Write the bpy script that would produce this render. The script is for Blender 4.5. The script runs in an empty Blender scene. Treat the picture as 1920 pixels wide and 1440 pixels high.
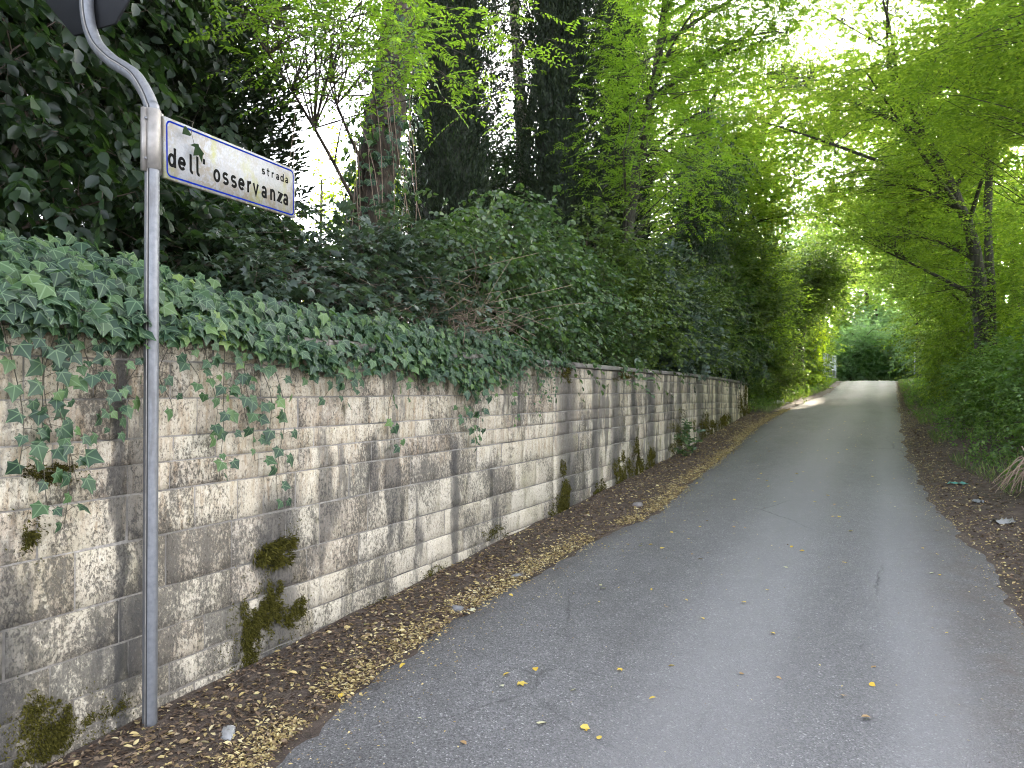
import bpy, math, random
import numpy as np
from mathutils import Vector, Matrix

R = math.radians
rng = np.random.default_rng(11)
random.seed(5)
scn = bpy.context.scene
COL = scn.collection

# ------------------------------------------------------------------ camera
CAMZ = 1.6
cam_d = bpy.data.cameras.new('camera')
cam = bpy.data.objects.new('camera', cam_d); COL.objects.link(cam)
cam_d.sensor_width = 36.0
cam_d.lens = 27.04
cam_d.clip_start = 0.05
cam_d.clip_end = 4000
cam.location = (0, 0, CAMZ)
cam.rotation_euler = (R(90.52), 0, R(25.5))
scn.camera = cam

# ------------------------------------------------------------------ sky, sun, exposure
SUN_EL, SUN_AZ = 13.5, 6.0            # degrees; azimuth to the right of the road's direction (+Y)
w = bpy.data.worlds.new('World'); scn.world = w; w.use_nodes = True
nt = w.node_tree; nt.nodes.clear()
sky = nt.nodes.new('ShaderNodeTexSky'); sky.sky_type = 'NISHITA'; sky.sun_disc = False
sky.sun_elevation = R(SUN_EL); sky.sun_rotation = R(SUN_AZ)
sky.air_density = 0.18; sky.dust_density = 2.0; sky.ozone_density = 0.0; sky.altitude = 200
bg = nt.nodes.new('ShaderNodeBackground'); bg.inputs['Strength'].default_value = 0.15
wo = nt.nodes.new('ShaderNodeOutputWorld')
hz = nt.nodes.new('ShaderNodeHueSaturation'); hz.inputs['Saturation'].default_value = 0.38      # thin high haze: a paler sky all over
nt.links.new(sky.outputs[0], hz.inputs['Color']); nt.links.new(hz.outputs[0], bg.inputs[0]); nt.links.new(bg.outputs[0], wo.inputs[0])
sd = bpy.data.lights.new('sun', 'SUN'); sd.energy = 3.5; sd.angle = R(0.6); sd.color = (1.0, 0.86, 0.68)
sun = bpy.data.objects.new('sun', sd); COL.objects.link(sun)
sv = Vector((math.sin(R(SUN_AZ)) * math.cos(R(SUN_EL)), math.cos(R(SUN_AZ)) * math.cos(R(SUN_EL)), math.sin(R(SUN_EL))))
sun.rotation_euler = (-sv).to_track_quat('-Z', 'Y').to_euler()
sun.location = (0, 0, 60)
vs = scn.view_settings
vs.view_transform = 'Standard'; vs.look = 'None'; vs.gamma = 1; vs.use_curve_mapping = False
vs.exposure = 4.6
cy = scn.cycles
cy.max_bounces = 7; cy.diffuse_bounces = 4; cy.glossy_bounces = 2; cy.transmission_bounces = 4; cy.transparent_max_bounces = 4
cy.sample_clamp_indirect = 6.0
cy.use_denoising = True
cy.pixel_filter_type = 'BLACKMAN_HARRIS'; cy.filter_width = 1.1
cy.caustics_reflective = False; cy.caustics_refractive = False

# ------------------------------------------------------------------ helpers
def unit(v):
    v = np.asarray(v, float)
    return v / np.maximum(np.linalg.norm(v, axis=-1, keepdims=True), 1e-9)

def tag(o, label=None, cat=None, group=None, kind=None):
    if label: o['label'] = label
    if cat: o['category'] = cat
    if group: o['group'] = group
    if kind: o['kind'] = kind
    return o

def mesh(name, V, F, uv=None, smooth=False):
    """F: list of faces or an (n,k) integer array."""
    V = np.asarray(V, np.float32).reshape(-1, 3)
    me = bpy.data.meshes.new(name)
    if isinstance(F, np.ndarray):
        n, k = F.shape
        loops = F.reshape(-1).astype(np.int32)
        starts = np.arange(n, dtype=np.int32) * k
    else:
        ln = np.array([len(f) for f in F], np.int32)
        loops = np.fromiter((i for f in F for i in f), np.int32, int(ln.sum()))
        starts = (np.cumsum(ln) - ln).astype(np.int32)
        n = len(F)
    me.vertices.add(len(V)); me.vertices.foreach_set('co', V.reshape(-1))
    me.loops.add(len(loops)); me.loops.foreach_set('vertex_index', loops)
    me.polygons.add(n); me.polygons.foreach_set('loop_start', starts)
    if uv is not None:
        l = me.uv_layers.new(name='UVMap')
        l.data.foreach_set('uv', np.asarray(uv, np.float32)[loops].reshape(-1))
    if smooth:
        me.polygons.foreach_set('use_smooth', np.ones(n, bool))
    me.update(calc_edges=True)
    return me

def link(name, me, mat=None, parent=None):
    o = bpy.data.objects.new(name, me); COL.objects.link(o)
    if mat is not None and me is not None and not me.materials: me.materials.append(mat)
    if parent is not None: o.parent = parent
    return o

def empty(name, loc=(0, 0, 0)):
    o = bpy.data.objects.new(name, None); COL.objects.link(o)
    o.location = loc; o.empty_display_size = .2
    return o

class Geo:
    """collects triangles/quads as triangles"""
    def __init__(s): s.V = []; s.F = []; s.U = []; s.n = 0
    def add(s, V, F, U=None):
        V = np.asarray(V, float).reshape(-1, 3); F = np.asarray(F, int)
        if F.shape[1] == 4: F = np.concatenate([F[:, [0, 1, 2]], F[:, [0, 2, 3]]])
        s.V.append(V); s.F.append(F + s.n); s.n += len(V)
        if U is not None: s.U.append(U)
    def mesh(s, name, smooth=False, off=(0, 0, 0)):
        V = np.concatenate(s.V) - np.asarray(off)
        return mesh(name, V, np.concatenate(s.F), np.concatenate(s.U) if s.U else None, smooth)

# tubes -------------------------------------------------------------
def tube(g, P, rad, k=6, cap=True, uvs=None):
    P = np.asarray(P, float); n = len(P); rad = np.broadcast_to(np.asarray(rad, float), (n,))
    T = np.gradient(P, axis=0); T = unit(T)
    ref = np.array([0, 0, 1.0]) if abs(T[:, 2]).mean() < .8 else np.array([0, 1.0, 0])
    A = unit(np.cross(T, ref)); B = np.cross(T, A)
    th = np.arange(k) / k * 2 * math.pi
    ring = P[:, None, :] + rad[:, None, None] * (np.cos(th)[None, :, None] * A[:, None, :] + np.sin(th)[None, :, None] * B[:, None, :])
    V = ring.reshape(-1, 3)
    i = np.arange(n - 1)[:, None] * k; j = np.arange(k)[None, :]; j2 = (j + 1) % k
    F = np.stack([i + j, i + j2, i + k + j2, i + k + j], -1).reshape(-1, 4)
    F = np.concatenate([F[:, [0, 1, 2]], F[:, [0, 2, 3]]])
    if cap:
        V = np.concatenate([V, P[:1], P[-1:]])
        a, b = n * k, n * k + 1
        jj = np.arange(k); jn = (jj + 1) % k
        F = np.concatenate([F, np.stack([np.full(k, a), jn, jj], -1), np.stack([np.full(k, b), (n - 1) * k + jj, (n - 1) * k + jn], -1)])
    g.add(V, F)

def bez(a, b, c, n=6):
    t = np.linspace(0, 1, n)[:, None]
    return (1 - t) ** 2 * np.asarray(a) + 2 * t * (1 - t) * np.asarray(b) + t * t * np.asarray(c)

def catmull(P, n=8):
    P = np.asarray(P, float); P = np.concatenate([[2 * P[0] - P[1]], P, [2 * P[-1] - P[-2]]])
    out = []
    for i in range(1, len(P) - 2):
        t = np.linspace(0, 1, n, endpoint=False)[:, None]
        p0, p1, p2, p3 = P[i - 1], P[i], P[i + 1], P[i + 2]
        out.append(.5 * (2 * p1 + (p2 - p0) * t + (2 * p0 - 5 * p1 + 4 * p2 - p3) * t ** 2 + (3 * p1 - p0 - 3 * p2 + p3) * t ** 3))
    out.append(P[-2][None])
    return np.concatenate(out)

# leaf templates: x along the leaf 0..1, y across, z along the normal -------------------
def tmpl(pts, faces): return np.array(pts, float), np.array(faces, int)
RHOMB = tmpl([(0, 0, 0), (.42, .5, .10), (1, 0, -.08), (.42, -.5, .10)], [(0, 2, 1), (0, 3, 2)])
OVAL = tmpl([(0, 0, 0), (.22, .38, .06), (.62, .44, .07), (1, 0, -.10), (.62, -.44, .07), (.22, -.38, .06), (.5, 0, -.01)],
            [(0, 6, 1), (1, 6, 2), (6, 3, 2), (0, 5, 6), (5, 4, 6), (6, 4, 3)])
def _lob(h):
    # half outline -> both halves, midrib 0,1,2
    mid = [(0, 0, 0), (.5, 0, -.02), (1, 0, -.10)]
    P = mid + [(x, y, z) for x, y, z in h] + [(x, -y, z) for x, y, z in h]
    n = len(h)
    f = [(0, 4, 3), (0, 1, 4), (4, 6, 5), (4, 1, 6), (1, 2, 6)]
    F = []
    for a, b, c in f:
        F.append((a, b, c))
        q = [i + n if i > 2 else i for i in (a, b, c)]
        F.append((q[0], q[2], q[1]))
    return tmpl(P, F)
IVY = _lob([(-.15, .34, -.03), (.10, .36, .05), (.34, .56, -.05), (.52, .31, .05)])
MAPLE = _lob([(.05, .42, -.03), (.20, .22, .05), (.58, .56, -.05), (.62, .20, .05)])
BIGLEAF = _lob([(.02, .34, .02), (.12, .42, .05), (.35, .46, .03), (.6, .36, .05)])
OVAL4 = tmpl([(0, 0, 0), (.28, .42, .07), (.68, .40, .06), (1, 0, -.10), (.68, -.40, .06), (.28, -.42, .07)], [(0, 3, 2), (0, 2, 1), (0, 5, 4), (0, 4, 3)])
NEEDLE = tmpl([(0, 0, 0), (.5, .5, 0), (1, 0, 0), (.5, -.5, 0)], [(0, 2, 1), (0, 3, 2)])

def leaves(g, pos, d, nrm, ll, lw, T):
    """place template T at every pos with x axis d, normal nrm"""
    V0, F0 = T
    n, k = len(pos), len(V0)
    X = unit(d); Z = unit(nrm - (nrm * X).sum(-1, keepdims=True) * X); Y = np.cross(Z, X)
    ll = np.broadcast_to(ll, (n,)); lw = np.broadcast_to(lw, (n,))
    V = pos[:, None, :] + X[:, None, :] * (V0[None, :, 0, None] * ll[:, None, None]) + Y[:, None, :] * (V0[None, :, 1, None] * lw[:, None, None]) + Z[:, None, :] * (V0[None, :, 2, None] * ll[:, None, None])
    F = (F0[None] + (np.arange(n) * k)[:, None, None]).reshape(-1, 3)
    U = np.tile(np.stack([V0[:, 0], V0[:, 1] + .5], -1), (n, 1))
    g.add(V.reshape(-1, 3), F, U)

UP = np.array([0, 0, 1.0])
def spray(g, tw, O, D, L, n, ll, lw, ang, T, jit=.25, droop=.15, twr=.0018, opposite=False, tip_hang=.15):
    """twigs starting at O along D of length L, each with n leaves set alternately left and right"""
    m = len(O); D = unit(D); L = np.broadcast_to(L, (m,))
    if opposite:
        s = np.repeat(np.linspace(.15, .97, (n + 1) // 2), 2)[:n]
    else:
        s = np.linspace(.12, 1, n)
    s = s[None, :] + rng.normal(0, .02, (m, n))
    pos = O[:, None, :] + D[:, None, :] * (L[:, None] * s)[..., None]
    pos[..., 2] -= droop * L[:, None] * s ** 2
    N = UP + rng.normal(0, .22, (m, 3)); N = unit(N - (N * D).sum(-1, keepdims=True) * D)
    S = np.cross(N, D)
    side = np.where(np.arange(n) % 2 == 0, 1.0, -1.0)[None, :] * np.ones((m, 1))
    a = ang + rng.normal(0, .18, (m, n)); a[:, -1] *= .15
    d = D[:, None, :] * np.cos(a)[..., None] + S[:, None, :] * (side * np.sin(a))[..., None] + rng.normal(0, jit * .6, (m, n, 3))
    d[..., 2] -= tip_hang + droop * s
    nr = N[:, None, :] + rng.normal(0, jit, (m, n, 3))
    sc = rng.uniform(.65, 1.15, (m, n))
    leaves(g, pos.reshape(-1, 3), d.reshape(-1, 3), nr.reshape(-1, 3), (ll * sc).ravel(), (lw * sc).ravel(), T)
    if tw is not None and twr > 0:
        A = unit(np.cross(D, UP + .01)); B = np.cross(D, A)
        tip = O + D * L[:, None]; tip[:, 2] -= droop * L
        V = np.stack([O + A * twr, O - A * twr * .5 + B * twr, O - A * twr * .5 - B * twr, tip], 1)
        F = np.array([(0, 1, 3), (1, 2, 3), (2, 0, 3)])
        tw.add(V.reshape(-1, 3), (F[None] + (np.arange(m) * 4)[:, None, None]).reshape(-1, 3))

# ------------------------------------------------------------------ materials
def nodes(name):
    m = bpy.data.materials.new(name); m.use_nodes = True
    t = m.node_tree; b = t.nodes['Principled BSDF']
    return m, t, b
def nd(t, typ, **kw):
    n = t.nodes.new(typ)
    for k, v in kw.items():
        if k.startswith('i_'): n.inputs[k[2:].replace('_', ' ')].default_value = v
        else: setattr(n, k, v)
    return n
def ramp(t, fac, stops, interp='LINEAR'):
    r = t.nodes.new('ShaderNodeValToRGB'); cr = r.color_ramp; cr.interpolation = interp
    while len(cr.elements) < len(stops): cr.elements.new(.5)
    for e, (p, c) in zip(cr.elements, stops):
        e.position = p; e.color = (c, c, c, 1) if isinstance(c, (int, float)) else (*c, 1)
    t.links.new(fac, r.inputs[0]); return r.outputs[0]
def noise(t, vec, scale, detail=4, rough=.55, dist=0.0):
    n = nd(t, 'ShaderNodeTexNoise'); n.inputs['Scale'].default_value = scale; n.inputs['Detail'].default_value = detail
    n.inputs['Roughness'].default_value = rough; n.inputs['Distortion'].default_value = dist
    if vec is not None: t.links.new(vec, n.inputs['Vector'])
    return n.outputs['Fac']
def mapv(t, vec, scale=(1, 1, 1), loc=(0, 0, 0)):
    m = nd(t, 'ShaderNodeMapping'); m.inputs['Scale'].default_value = scale; m.inputs['Location'].default_value = loc
    t.links.new(vec, m.inputs['Vector']); return m.outputs[0]
def mixc(t, fac, a, b, mode='MIX'):
    m = nd(t, 'ShaderNodeMix', data_type='RGBA', blend_type=mode)
    for s, v in ((m.inputs[0], fac), (m.inputs[6], a), (m.inputs[7], b)):
        if isinstance(v, (int, float)): s.default_value = v
        elif isinstance(v, tuple): s.default_value = (*v, 1)
        else: t.links.new(v, s)
    return m.outputs[2]
def mth(t, op, a, b=None, c=None, clamp=False):
    m = nd(t, 'ShaderNodeMath', operation=op, use_clamp=clamp)
    for s, v in zip(m.inputs, (a, b, c)):
        if v is None: continue
        if isinstance(v, (int, float)): s.default_value = v
        else: t.links.new(v, s)
    return m.outputs[0]
def posn(t): return nd(t, 'ShaderNodeNewGeometry').outputs['Position']
def bump(t, b, h, strength=.5, dist=.01):
    n = nd(t, 'ShaderNodeBump'); n.inputs['Strength'].default_value = strength; n.inputs['Distance'].default_value = dist
    t.links.new(h, n.inputs['Height']); t.links.new(n.outputs[0], b.inputs['Normal'])

def leaf_mat(name, stops, trans, tf=.35, rough=.42, spec=.5, veins=None):
    """leaf: glossy top + light passing through; colour picked per leaf"""
    m, t, b = nodes(name)
    g = nd(t, 'ShaderNodeNewGeometry')
    oi = nd(t, 'ShaderNodeObjectInfo')
    r = mth(t, 'FRACT', mth(t, 'ADD', g.outputs['Random Per Island'], oi.outputs['Random']))
    big = noise(t, g.outputs['Position'], 1.3, 2)
    r2 = mth(t, 'ADD', mth(t, 'MULTIPLY', r, .75), mth(t, 'MULTIPLY', mth(t, 'SUBTRACT', big, .35), .6), clamp=True)
    c = ramp(t, r2, stops)
    if veins is not None:
        uv = nd(t, 'ShaderNodeUVMap').outputs[0]
        sx = nd(t, 'ShaderNodeSeparateXYZ'); t.links.new(uv, sx.inputs[0])
        u = sx.outputs[0]; v = mth(t, 'ABSOLUTE', mth(t, 'SUBTRACT', sx.outputs[1], .5))
        # midrib plus two rays on each side
        d0 = v
        d1 = mth(t, 'ABSOLUTE', mth(t, 'SUBTRACT', mth(t, 'MULTIPLY', v, .53), mth(t, 'MULTIPLY', u, .85)))
        d2 = mth(t, 'ABSOLUTE', mth(t, 'ADD', mth(t, 'MULTIPLY', v, .4), mth(t, 'MULTIPLY', u, .9)))
        dm = mth(t, 'MINIMUM', d0, mth(t, 'MINIMUM', d1, d2))
        f = ramp(t, dm, [(0, 1.0), (.022, .75), (.04, 0.0)])
        c = mixc(t, mth(t, 'MULTIPLY', f, .55), c, veins)
    t.links.new(c, b.inputs['Base Color'])
    b.inputs['Roughness'].default_value = rough
    b.inputs['Specular IOR Level'].default_value = spec
    tr = nd(t, 'ShaderNodeBsdfTranslucent')
    t.links.new(mixc(t, 1.0, c, trans, 'MULTIPLY'), tr.inputs[0])
    mx = nd(t, 'ShaderNodeMixShader'); mx.inputs[0].default_value = tf
    t.links.new(b.outputs[0], mx.inputs[1]); t.links.new(tr.outputs[0], mx.inputs[2])
    t.links.new(mx.outputs[0], t.nodes['Material Output'].inputs[0])
    return m

M = {}
M['ivy'] = leaf_mat('ivy_leaf', [(0, (.016, .036, .021)), (.45, (.028, .060, .032)), (.7, (.052, .10, .036)), (.9, (.11, .18, .045)), (1, (.20, .25, .05))], (2.6, 3.0, 1.2), .22, .50, .35, veins=(.16, .24, .13))
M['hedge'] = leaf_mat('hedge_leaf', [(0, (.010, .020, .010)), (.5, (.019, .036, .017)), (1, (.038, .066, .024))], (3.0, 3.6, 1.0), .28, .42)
M['maple'] = leaf_mat('maple_leaf', [(0, (.026, .044, .031)), (.5, (.050, .075, .054)), (1, (.085, .115, .080))], (2.5, 3.0, 1.0), .22, .40, .6)
M['vine'] = leaf_mat('vine_leaf', [(0, (.03, .058, .03)), (.5, (.055, .095, .04)), (.93, (.10, .15, .05)), (1, (.38, .28, .03))], (2.6, 3.0, .9), .26, .38, .55)
M['robinia'] = leaf_mat('robinia_leaf', [(0, (.060, .115, .020)), (.5, (.105, .175, .030)), (1, (.17, .25, .045))], (3.2, 3.3, 1.1), .48, .45)
M['shrub'] = leaf_mat('shrub_leaf', [(0, (.028, .048, .017)), (.5, (.062, .095, .031)), (1, (.125, .16, .052))], (3.0, 3.4, .9), .32, .42)
M['hornbeam'] = leaf_mat('hornbeam_leaf', [(0, (.050, .088, .022)), (.5, (.105, .155, .036)), (1, (.20, .25, .058))], (3.3, 3.4, 1.2), .55, .42)
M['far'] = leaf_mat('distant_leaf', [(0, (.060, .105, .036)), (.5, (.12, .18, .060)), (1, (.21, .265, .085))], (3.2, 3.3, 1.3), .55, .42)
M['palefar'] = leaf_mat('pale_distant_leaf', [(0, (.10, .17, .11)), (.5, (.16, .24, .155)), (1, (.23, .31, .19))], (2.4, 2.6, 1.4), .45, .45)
M['yellowbush'] = leaf_mat('yellow_green_leaf', [(0, (.10, .16, .015)), (.5, (.17, .24, .02)), (1, (.26, .32, .03))], (2.6, 2.6, .6), .45, .45)
M['cypress'] = leaf_mat('cypress_leaf', [(0, (.010, .017, .009)), (.5, (.018, .030, .014)), (1, (.034, .048, .02))], (2.0, 2.4, .8), .18, .6, .3)
M['weed'] = leaf_mat('weed_leaf', [(0, (.045, .085, .028)), (.5, (.085, .145, .042)), (1, (.15, .21, .065))], (2.8, 3.2, .9), .38, .45)
M['grass'] = leaf_mat('grass_blade', [(0, (.06, .10, .03)), (.6, (.10, .15, .04)), (1, (.26, .22, .10))], (2.2, 2.4, .9), .3, .5)
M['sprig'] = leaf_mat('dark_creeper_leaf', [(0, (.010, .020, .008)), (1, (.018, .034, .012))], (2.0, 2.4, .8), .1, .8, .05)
M['litter'] = leaf_mat('dry_leaf', [(0, (.12, .085, .055)), (.2, (.28, .20, .10)), (.45, (.48, .37, .15)), (.75, (.58, .49, .25)), (1, (.55, .50, .38))], (1.3, 1.2, .8), .12, .6, .3)
M['litter_brown'] = leaf_mat('brown_leaf', [(0, (.055, .038, .026)), (.5, (.14, .095, .062)), (.8, (.26, .19, .12)), (1, (.46, .38, .26))], (1.2, 1.1, .9), .08, .7, .2)
M['leaf_yellow'] = leaf_mat('yellow_leaf', [(0, (.55, .36, .04)), (.5, (.66, .47, .07)), (1, (.62, .52, .16))], (1.3, 1.2, .7), .12, .55, .3)
M['leaf_pale'] = leaf_mat('pale_leaf', [(0, (.42, .42, .22)), (.5, (.52, .50, .30)), (1, (.55, .54, .40))], (1.2, 1.2, .8), .1, .6, .3)
M['leaf_brown'] = leaf_mat('tan_leaf', [(0, (.30, .19, .08)), (1, (.42, .28, .14))], (1.2, 1.1, .8), .1, .6, .3)

def simple(name, col, rough=.6, metal=0.0, var=.3, scale=20, bmp=0.0):
    m, t, b = nodes(name)
    f = noise(t, posn(t), scale, 5)
    t.links.new(mixc(t, f, tuple(c * (1 - var) for c in col), tuple(min(1, c * (1 + var)) for c in col)), b.inputs['Base Color'])
    b.inputs['Roughness'].default_value = rough; b.inputs['Metallic'].default_value = metal
    if bmp: bump(t, b, f, bmp, .01)
    return m
def bark(name, dark, light, scale=7):
    m, t, b = nodes(name)
    p = mapv(t, posn(t), (1, 1, .18))
    f = noise(t, p, scale * 3, 6, .65, .6)
    f2 = noise(t, posn(t), 2.2, 3)
    c = ramp(t, f, [(.3, tuple(x * .35 for x in dark)), (.48, dark), (.7, light)])
    t.links.new(mixc(t, mth(t, 'MULTIPLY', f2, .6), c, (.045, .055, .03)), b.inputs['Base Color'])
    b.inputs['Roughness'].default_value = .85
    bump(t, b, f, 1.0, .03)
    return m
M['bark_red'] = bark('reddish_bark', (.060, .038, .028), (.15, .095, .07))
M['bark_dark'] = bark('dark_bark', (.045, .036, .028), (.12, .10, .08))
M['bark_pale'] = bark('pale_bark', (.15, .125, .095), (.32, .28, .22))
M['twig'] = simple('twig', (.085, .062, .045), .8)
M['dry'] = simple('dry_stalk', (.22, .16, .11), .8, var=.5, scale=60)
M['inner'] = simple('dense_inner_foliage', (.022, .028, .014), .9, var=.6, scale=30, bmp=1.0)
M['ivystem'] = simple('ivy_stem', (.075, .065, .04), .7)

# soil / ground -------------------------------------------------------------
m, t, b = nodes('soil')
p = posn(t)
f = noise(t, p, 9, 8, .7); f2 = noise(t, p, 1.1, 4); f3 = noise(t, p, 70, 4, .7)
c = ramp(t, f, [(.28, (.040, .028, .020)), (.5, (.088, .062, .046)), (.72, (.155, .118, .09))])
c = mixc(t, ramp(t, f3, [(.5, 0.0), (.75, .8)]), c, (.17, .13, .095))
t.links.new(mixc(t, ramp(t, f2, [(.45, 0.0), (.7, .5)]), c, (.05, .045, .025)), b.inputs['Base Color'])
b.inputs['Roughness'].default_value = .95
bump(t, b, mth(t, 'ADD', f, mth(t, 'MULTIPLY', f3, .4)), 1.0, .04)
M['soil'] = m

# asphalt -------------------------------------------------------------
m, t, b = nodes('asphalt')
p = posn(t)
agg = nd(t, 'ShaderNodeTexVoronoi', feature='F1'); agg.inputs['Scale'].default_value = 150; t.links.new(p, agg.inputs['Vector'])
sp = nd(t, 'ShaderNodeSeparateColor'); t.links.new(agg.outputs['Color'], sp.inputs[0])
grain = ramp(t, sp.outputs[0], [(0, (.060, .060, .060)), (.5, (.128, .126, .126)), (.9, (.168, .166, .165)), (.97, (.26, .26, .25)), (1, (.40, .395, .38))])
f_big = noise(t, mapv(t, p, (1, .35, 1)), 1.4, 5, .6)
f_mid = noise(t, p, 6, 6, .65)
c = mixc(t, 1.0, grain, ramp(t, f_big, [(.3, (.70, .69, .69)), (.52, (1, 1, 1)), (.75, (1.16, 1.16, 1.17))]), 'MULTIPLY')
c = mixc(t, 1.0, c, ramp(t, f_mid, [(.3, .82), (.6, 1.0), (.8, 1.1)]), 'MULTIPLY')
# paler worn wheel tracks along the road
sx = nd(t, 'ShaderNodeSeparateXYZ'); t.links.new(p, sx.inputs[0])
xw = mth(t, 'ADD', sx.outputs[0], mth(t, 'MULTIPLY', mth(t, 'SUBTRACT', noise(t, mapv(t, p, (.4, .12, 1)), 1.0, 2), .5), .7))
def track(cx, wd):
    d = mth(t, 'DIVIDE', mth(t, 'SUBTRACT', xw, cx), wd)
    return mth(t, 'DIVIDE', 1.0, mth(t, 'ADD', 1.0, mth(t, 'POWER', mth(t, 'ABSOLUTE', d), 3.0)))
tr = mth(t, 'ADD', track(-.74, .36), track(.24, .24), clamp=True)
c = mixc(t, mth(t, 'MULTIPLY', tr, .6), c, (.235, .232, .232))
# dirt along the two edges
ed = mth(t, 'ABSOLUTE', mth(t, 'ADD', xw, .95))
dirt = mth(t, 'MULTIPLY', ramp(t, mth(t, 'SUBTRACT', ed, 1.12), [(0, 0.0), (.5, 1.0)]), ramp(t, f_mid, [(.35, .1), (.7, .75)]))
c = mixc(t, dirt, c, (.085, .066, .052))
# cracks
vc = nd(t, 'ShaderNodeTexVoronoi', feature='DISTANCE_TO_EDGE'); vc.inputs['Scale'].default_value = .42
wob = nd(t, 'ShaderNodeTexNoise'); wob.inputs['Scale'].default_value = 2.2; wob.inputs['Detail'].default_value = 7; wob.inputs['Roughness'].default_value = .65; t.links.new(p, wob.inputs['Vector'])
t.links.new(mixc(t, .22, p, wob.outputs['Color'], 'ADD'), vc.inputs['Vector'])
crk = mth(t, 'MULTIPLY', ramp(t, vc.outputs[0], [(0, 1.0), (.002, .7), (.005, 0.0)]), ramp(t, noise(t, p, .8, 3), [(.50, 0.0), (.66, 1.0)]))
c = mixc(t, mth(t, 'MULTIPLY', crk, .55), c, (.022, .022, .022))
t.links.new(c, b.inputs['Base Color'])
b.inputs['Roughness'].default_value = .72; b.inputs['Specular IOR Level'].default_value = .45
bump(t, b, mth(t, 'SUBTRACT', mth(t, 'ADD', agg.outputs['Distance'], mth(t, 'MULTIPLY', f_mid, .5)), mth(t, 'MULTIPLY', crk, 1.5)), .55, .006)
M['asphalt'] = m

# weathered travertine -------------------------------------------------------------
m, t, b = nodes('travertine')
g = nd(t, 'ShaderNodeNewGeometry'); oi = nd(t, 'ShaderNodeObjectInfo')
p = g.outputs['Position']
rnd = mth(t, 'FRACT', mth(t, 'ADD', mth(t, 'MULTIPLY', oi.outputs['Random'], 3.7), g.outputs['Random Per Island']))
sx = nd(t, 'ShaderNodeSeparateXYZ'); t.links.new(p, sx.inputs[0])
yy, zz = sx.outputs[1], sx.outputs[2]
base = ramp(t, rnd, [(0, (.51, .445, .325)), (.3, (.58, .51, .385)), (.55, (.55, .49, .375)), (.78, (.46, .385, .285)), (.9, (.63, .57, .435)), (1, (.42, .355, .27))])
# bedding veins running upright
pv = nd(t, 'ShaderNodeCombineXYZ')
t.links.new(mth(t, 'ADD', yy, mth(t, 'MULTIPLY', rnd, 13.0)), pv.inputs[1]); t.links.new(mth(t, 'MULTIPLY', zz, .13), pv.inputs[2])
vein = noise(t, pv.outputs[0], 26, 6, .65, .4)
veinb = noise(t, pv.outputs[0], 7, 4, .6, .3)
upper = ramp(t, mth(t, 'ADD', zz, mth(t, 'MULTIPLY', mth(t, 'SUBTRACT', noise(t, p, 1.2, 3), .5), .9)), [(.95, .12), (1.0, .9)])
c = mixc(t, mth(t, 'MULTIPLY', ramp(t, vein, [(.46, 0.0), (.68, .85)]), upper), base, (.30, .20, .105))
c = mixc(t, mth(t, 'MULTIPLY', ramp(t, veinb, [(.54, 0.0), (.72, .5)]), upper), c, (.22, .18, .145))
# pale crust flecks
fl = noise(t, mapv(t, p, (1, 1, .6)), 42, 8, .78, .3)
c = mixc(t, ramp(t, fl, [(.50, 0.0), (.62, .75)]), c, (.64, .58, .455))
fs_ = noise(t, mapv(t, p, (1, 1.15, .85), (4, 2, 8)), 75, 6, .8, .2)
c = mixc(t, ramp(t, fs_, [(.55, 0.0), (.575, .6), (.64, .85)]), c, (.13, .115, .09))
# green film
gr = noise(t, mapv(t, p, (1, 1, .6), (7, 3, 1)), 1.9, 5, .65)
c = mixc(t, ramp(t, gr, [(.58, 0.0), (.74, .5)]), c, (.13, .125, .04))
# brown damp tone
br = noise(t, mapv(t, p, (1, 1.3, .5), (2, 9, 4)), 1.6, 4, .6)
c = mixc(t, ramp(t, br, [(.52, 0.0), (.75, .45)]), c, (.25, .20, .14))
# black lichen: big areas x fine mottling
big = noise(t, mapv(t, p, (1, 1.1, .65)), 1.35, 4, .6, .2)
mid = noise(t, mapv(t, p, (1, 1.5, .8)), 5.0, 5, .65, .3)
fin = noise(t, mapv(t, p, (1, 1.25, .85)), 48, 10, .82, .3)
cover = mth(t, 'ADD', mth(t, 'MULTIPLY', big, .80), mth(t, 'ADD', mth(t, 'MULTIPLY', mid, .52), mth(t, 'SUBTRACT', mth(t, 'MULTIPLY', mth(t, 'SUBTRACT', rnd, .5), .08), mth(t, 'ADD', .13, mth(t, 'MULTIPLY', upper, .06)))))
lich = ramp(t, mth(t, 'ADD', cover, mth(t, 'MULTIPLY', mth(t, 'SUBTRACT', fin, .5), 1.35)), [(.535, 0.0), (.575, .68), (.68, .93)])
c = mixc(t, mth(t, 'MULTIPLY', lich, .9), c, (.068, .062, .051))
# upright dark run-off streaks, strong past the building joint, and dark upright bands
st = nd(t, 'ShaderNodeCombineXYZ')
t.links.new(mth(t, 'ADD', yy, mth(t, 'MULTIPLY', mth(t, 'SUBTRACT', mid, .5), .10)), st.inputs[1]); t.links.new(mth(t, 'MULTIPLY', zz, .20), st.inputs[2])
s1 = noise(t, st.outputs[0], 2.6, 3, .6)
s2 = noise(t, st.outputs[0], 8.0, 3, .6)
def dark_band(yc, wd, ztop):
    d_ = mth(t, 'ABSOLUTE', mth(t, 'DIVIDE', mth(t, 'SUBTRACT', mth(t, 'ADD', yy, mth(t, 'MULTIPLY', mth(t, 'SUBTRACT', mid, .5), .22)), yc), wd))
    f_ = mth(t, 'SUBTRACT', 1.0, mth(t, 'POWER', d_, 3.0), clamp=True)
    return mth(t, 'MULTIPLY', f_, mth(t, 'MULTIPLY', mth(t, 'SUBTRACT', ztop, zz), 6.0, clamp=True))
bands = None
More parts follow.
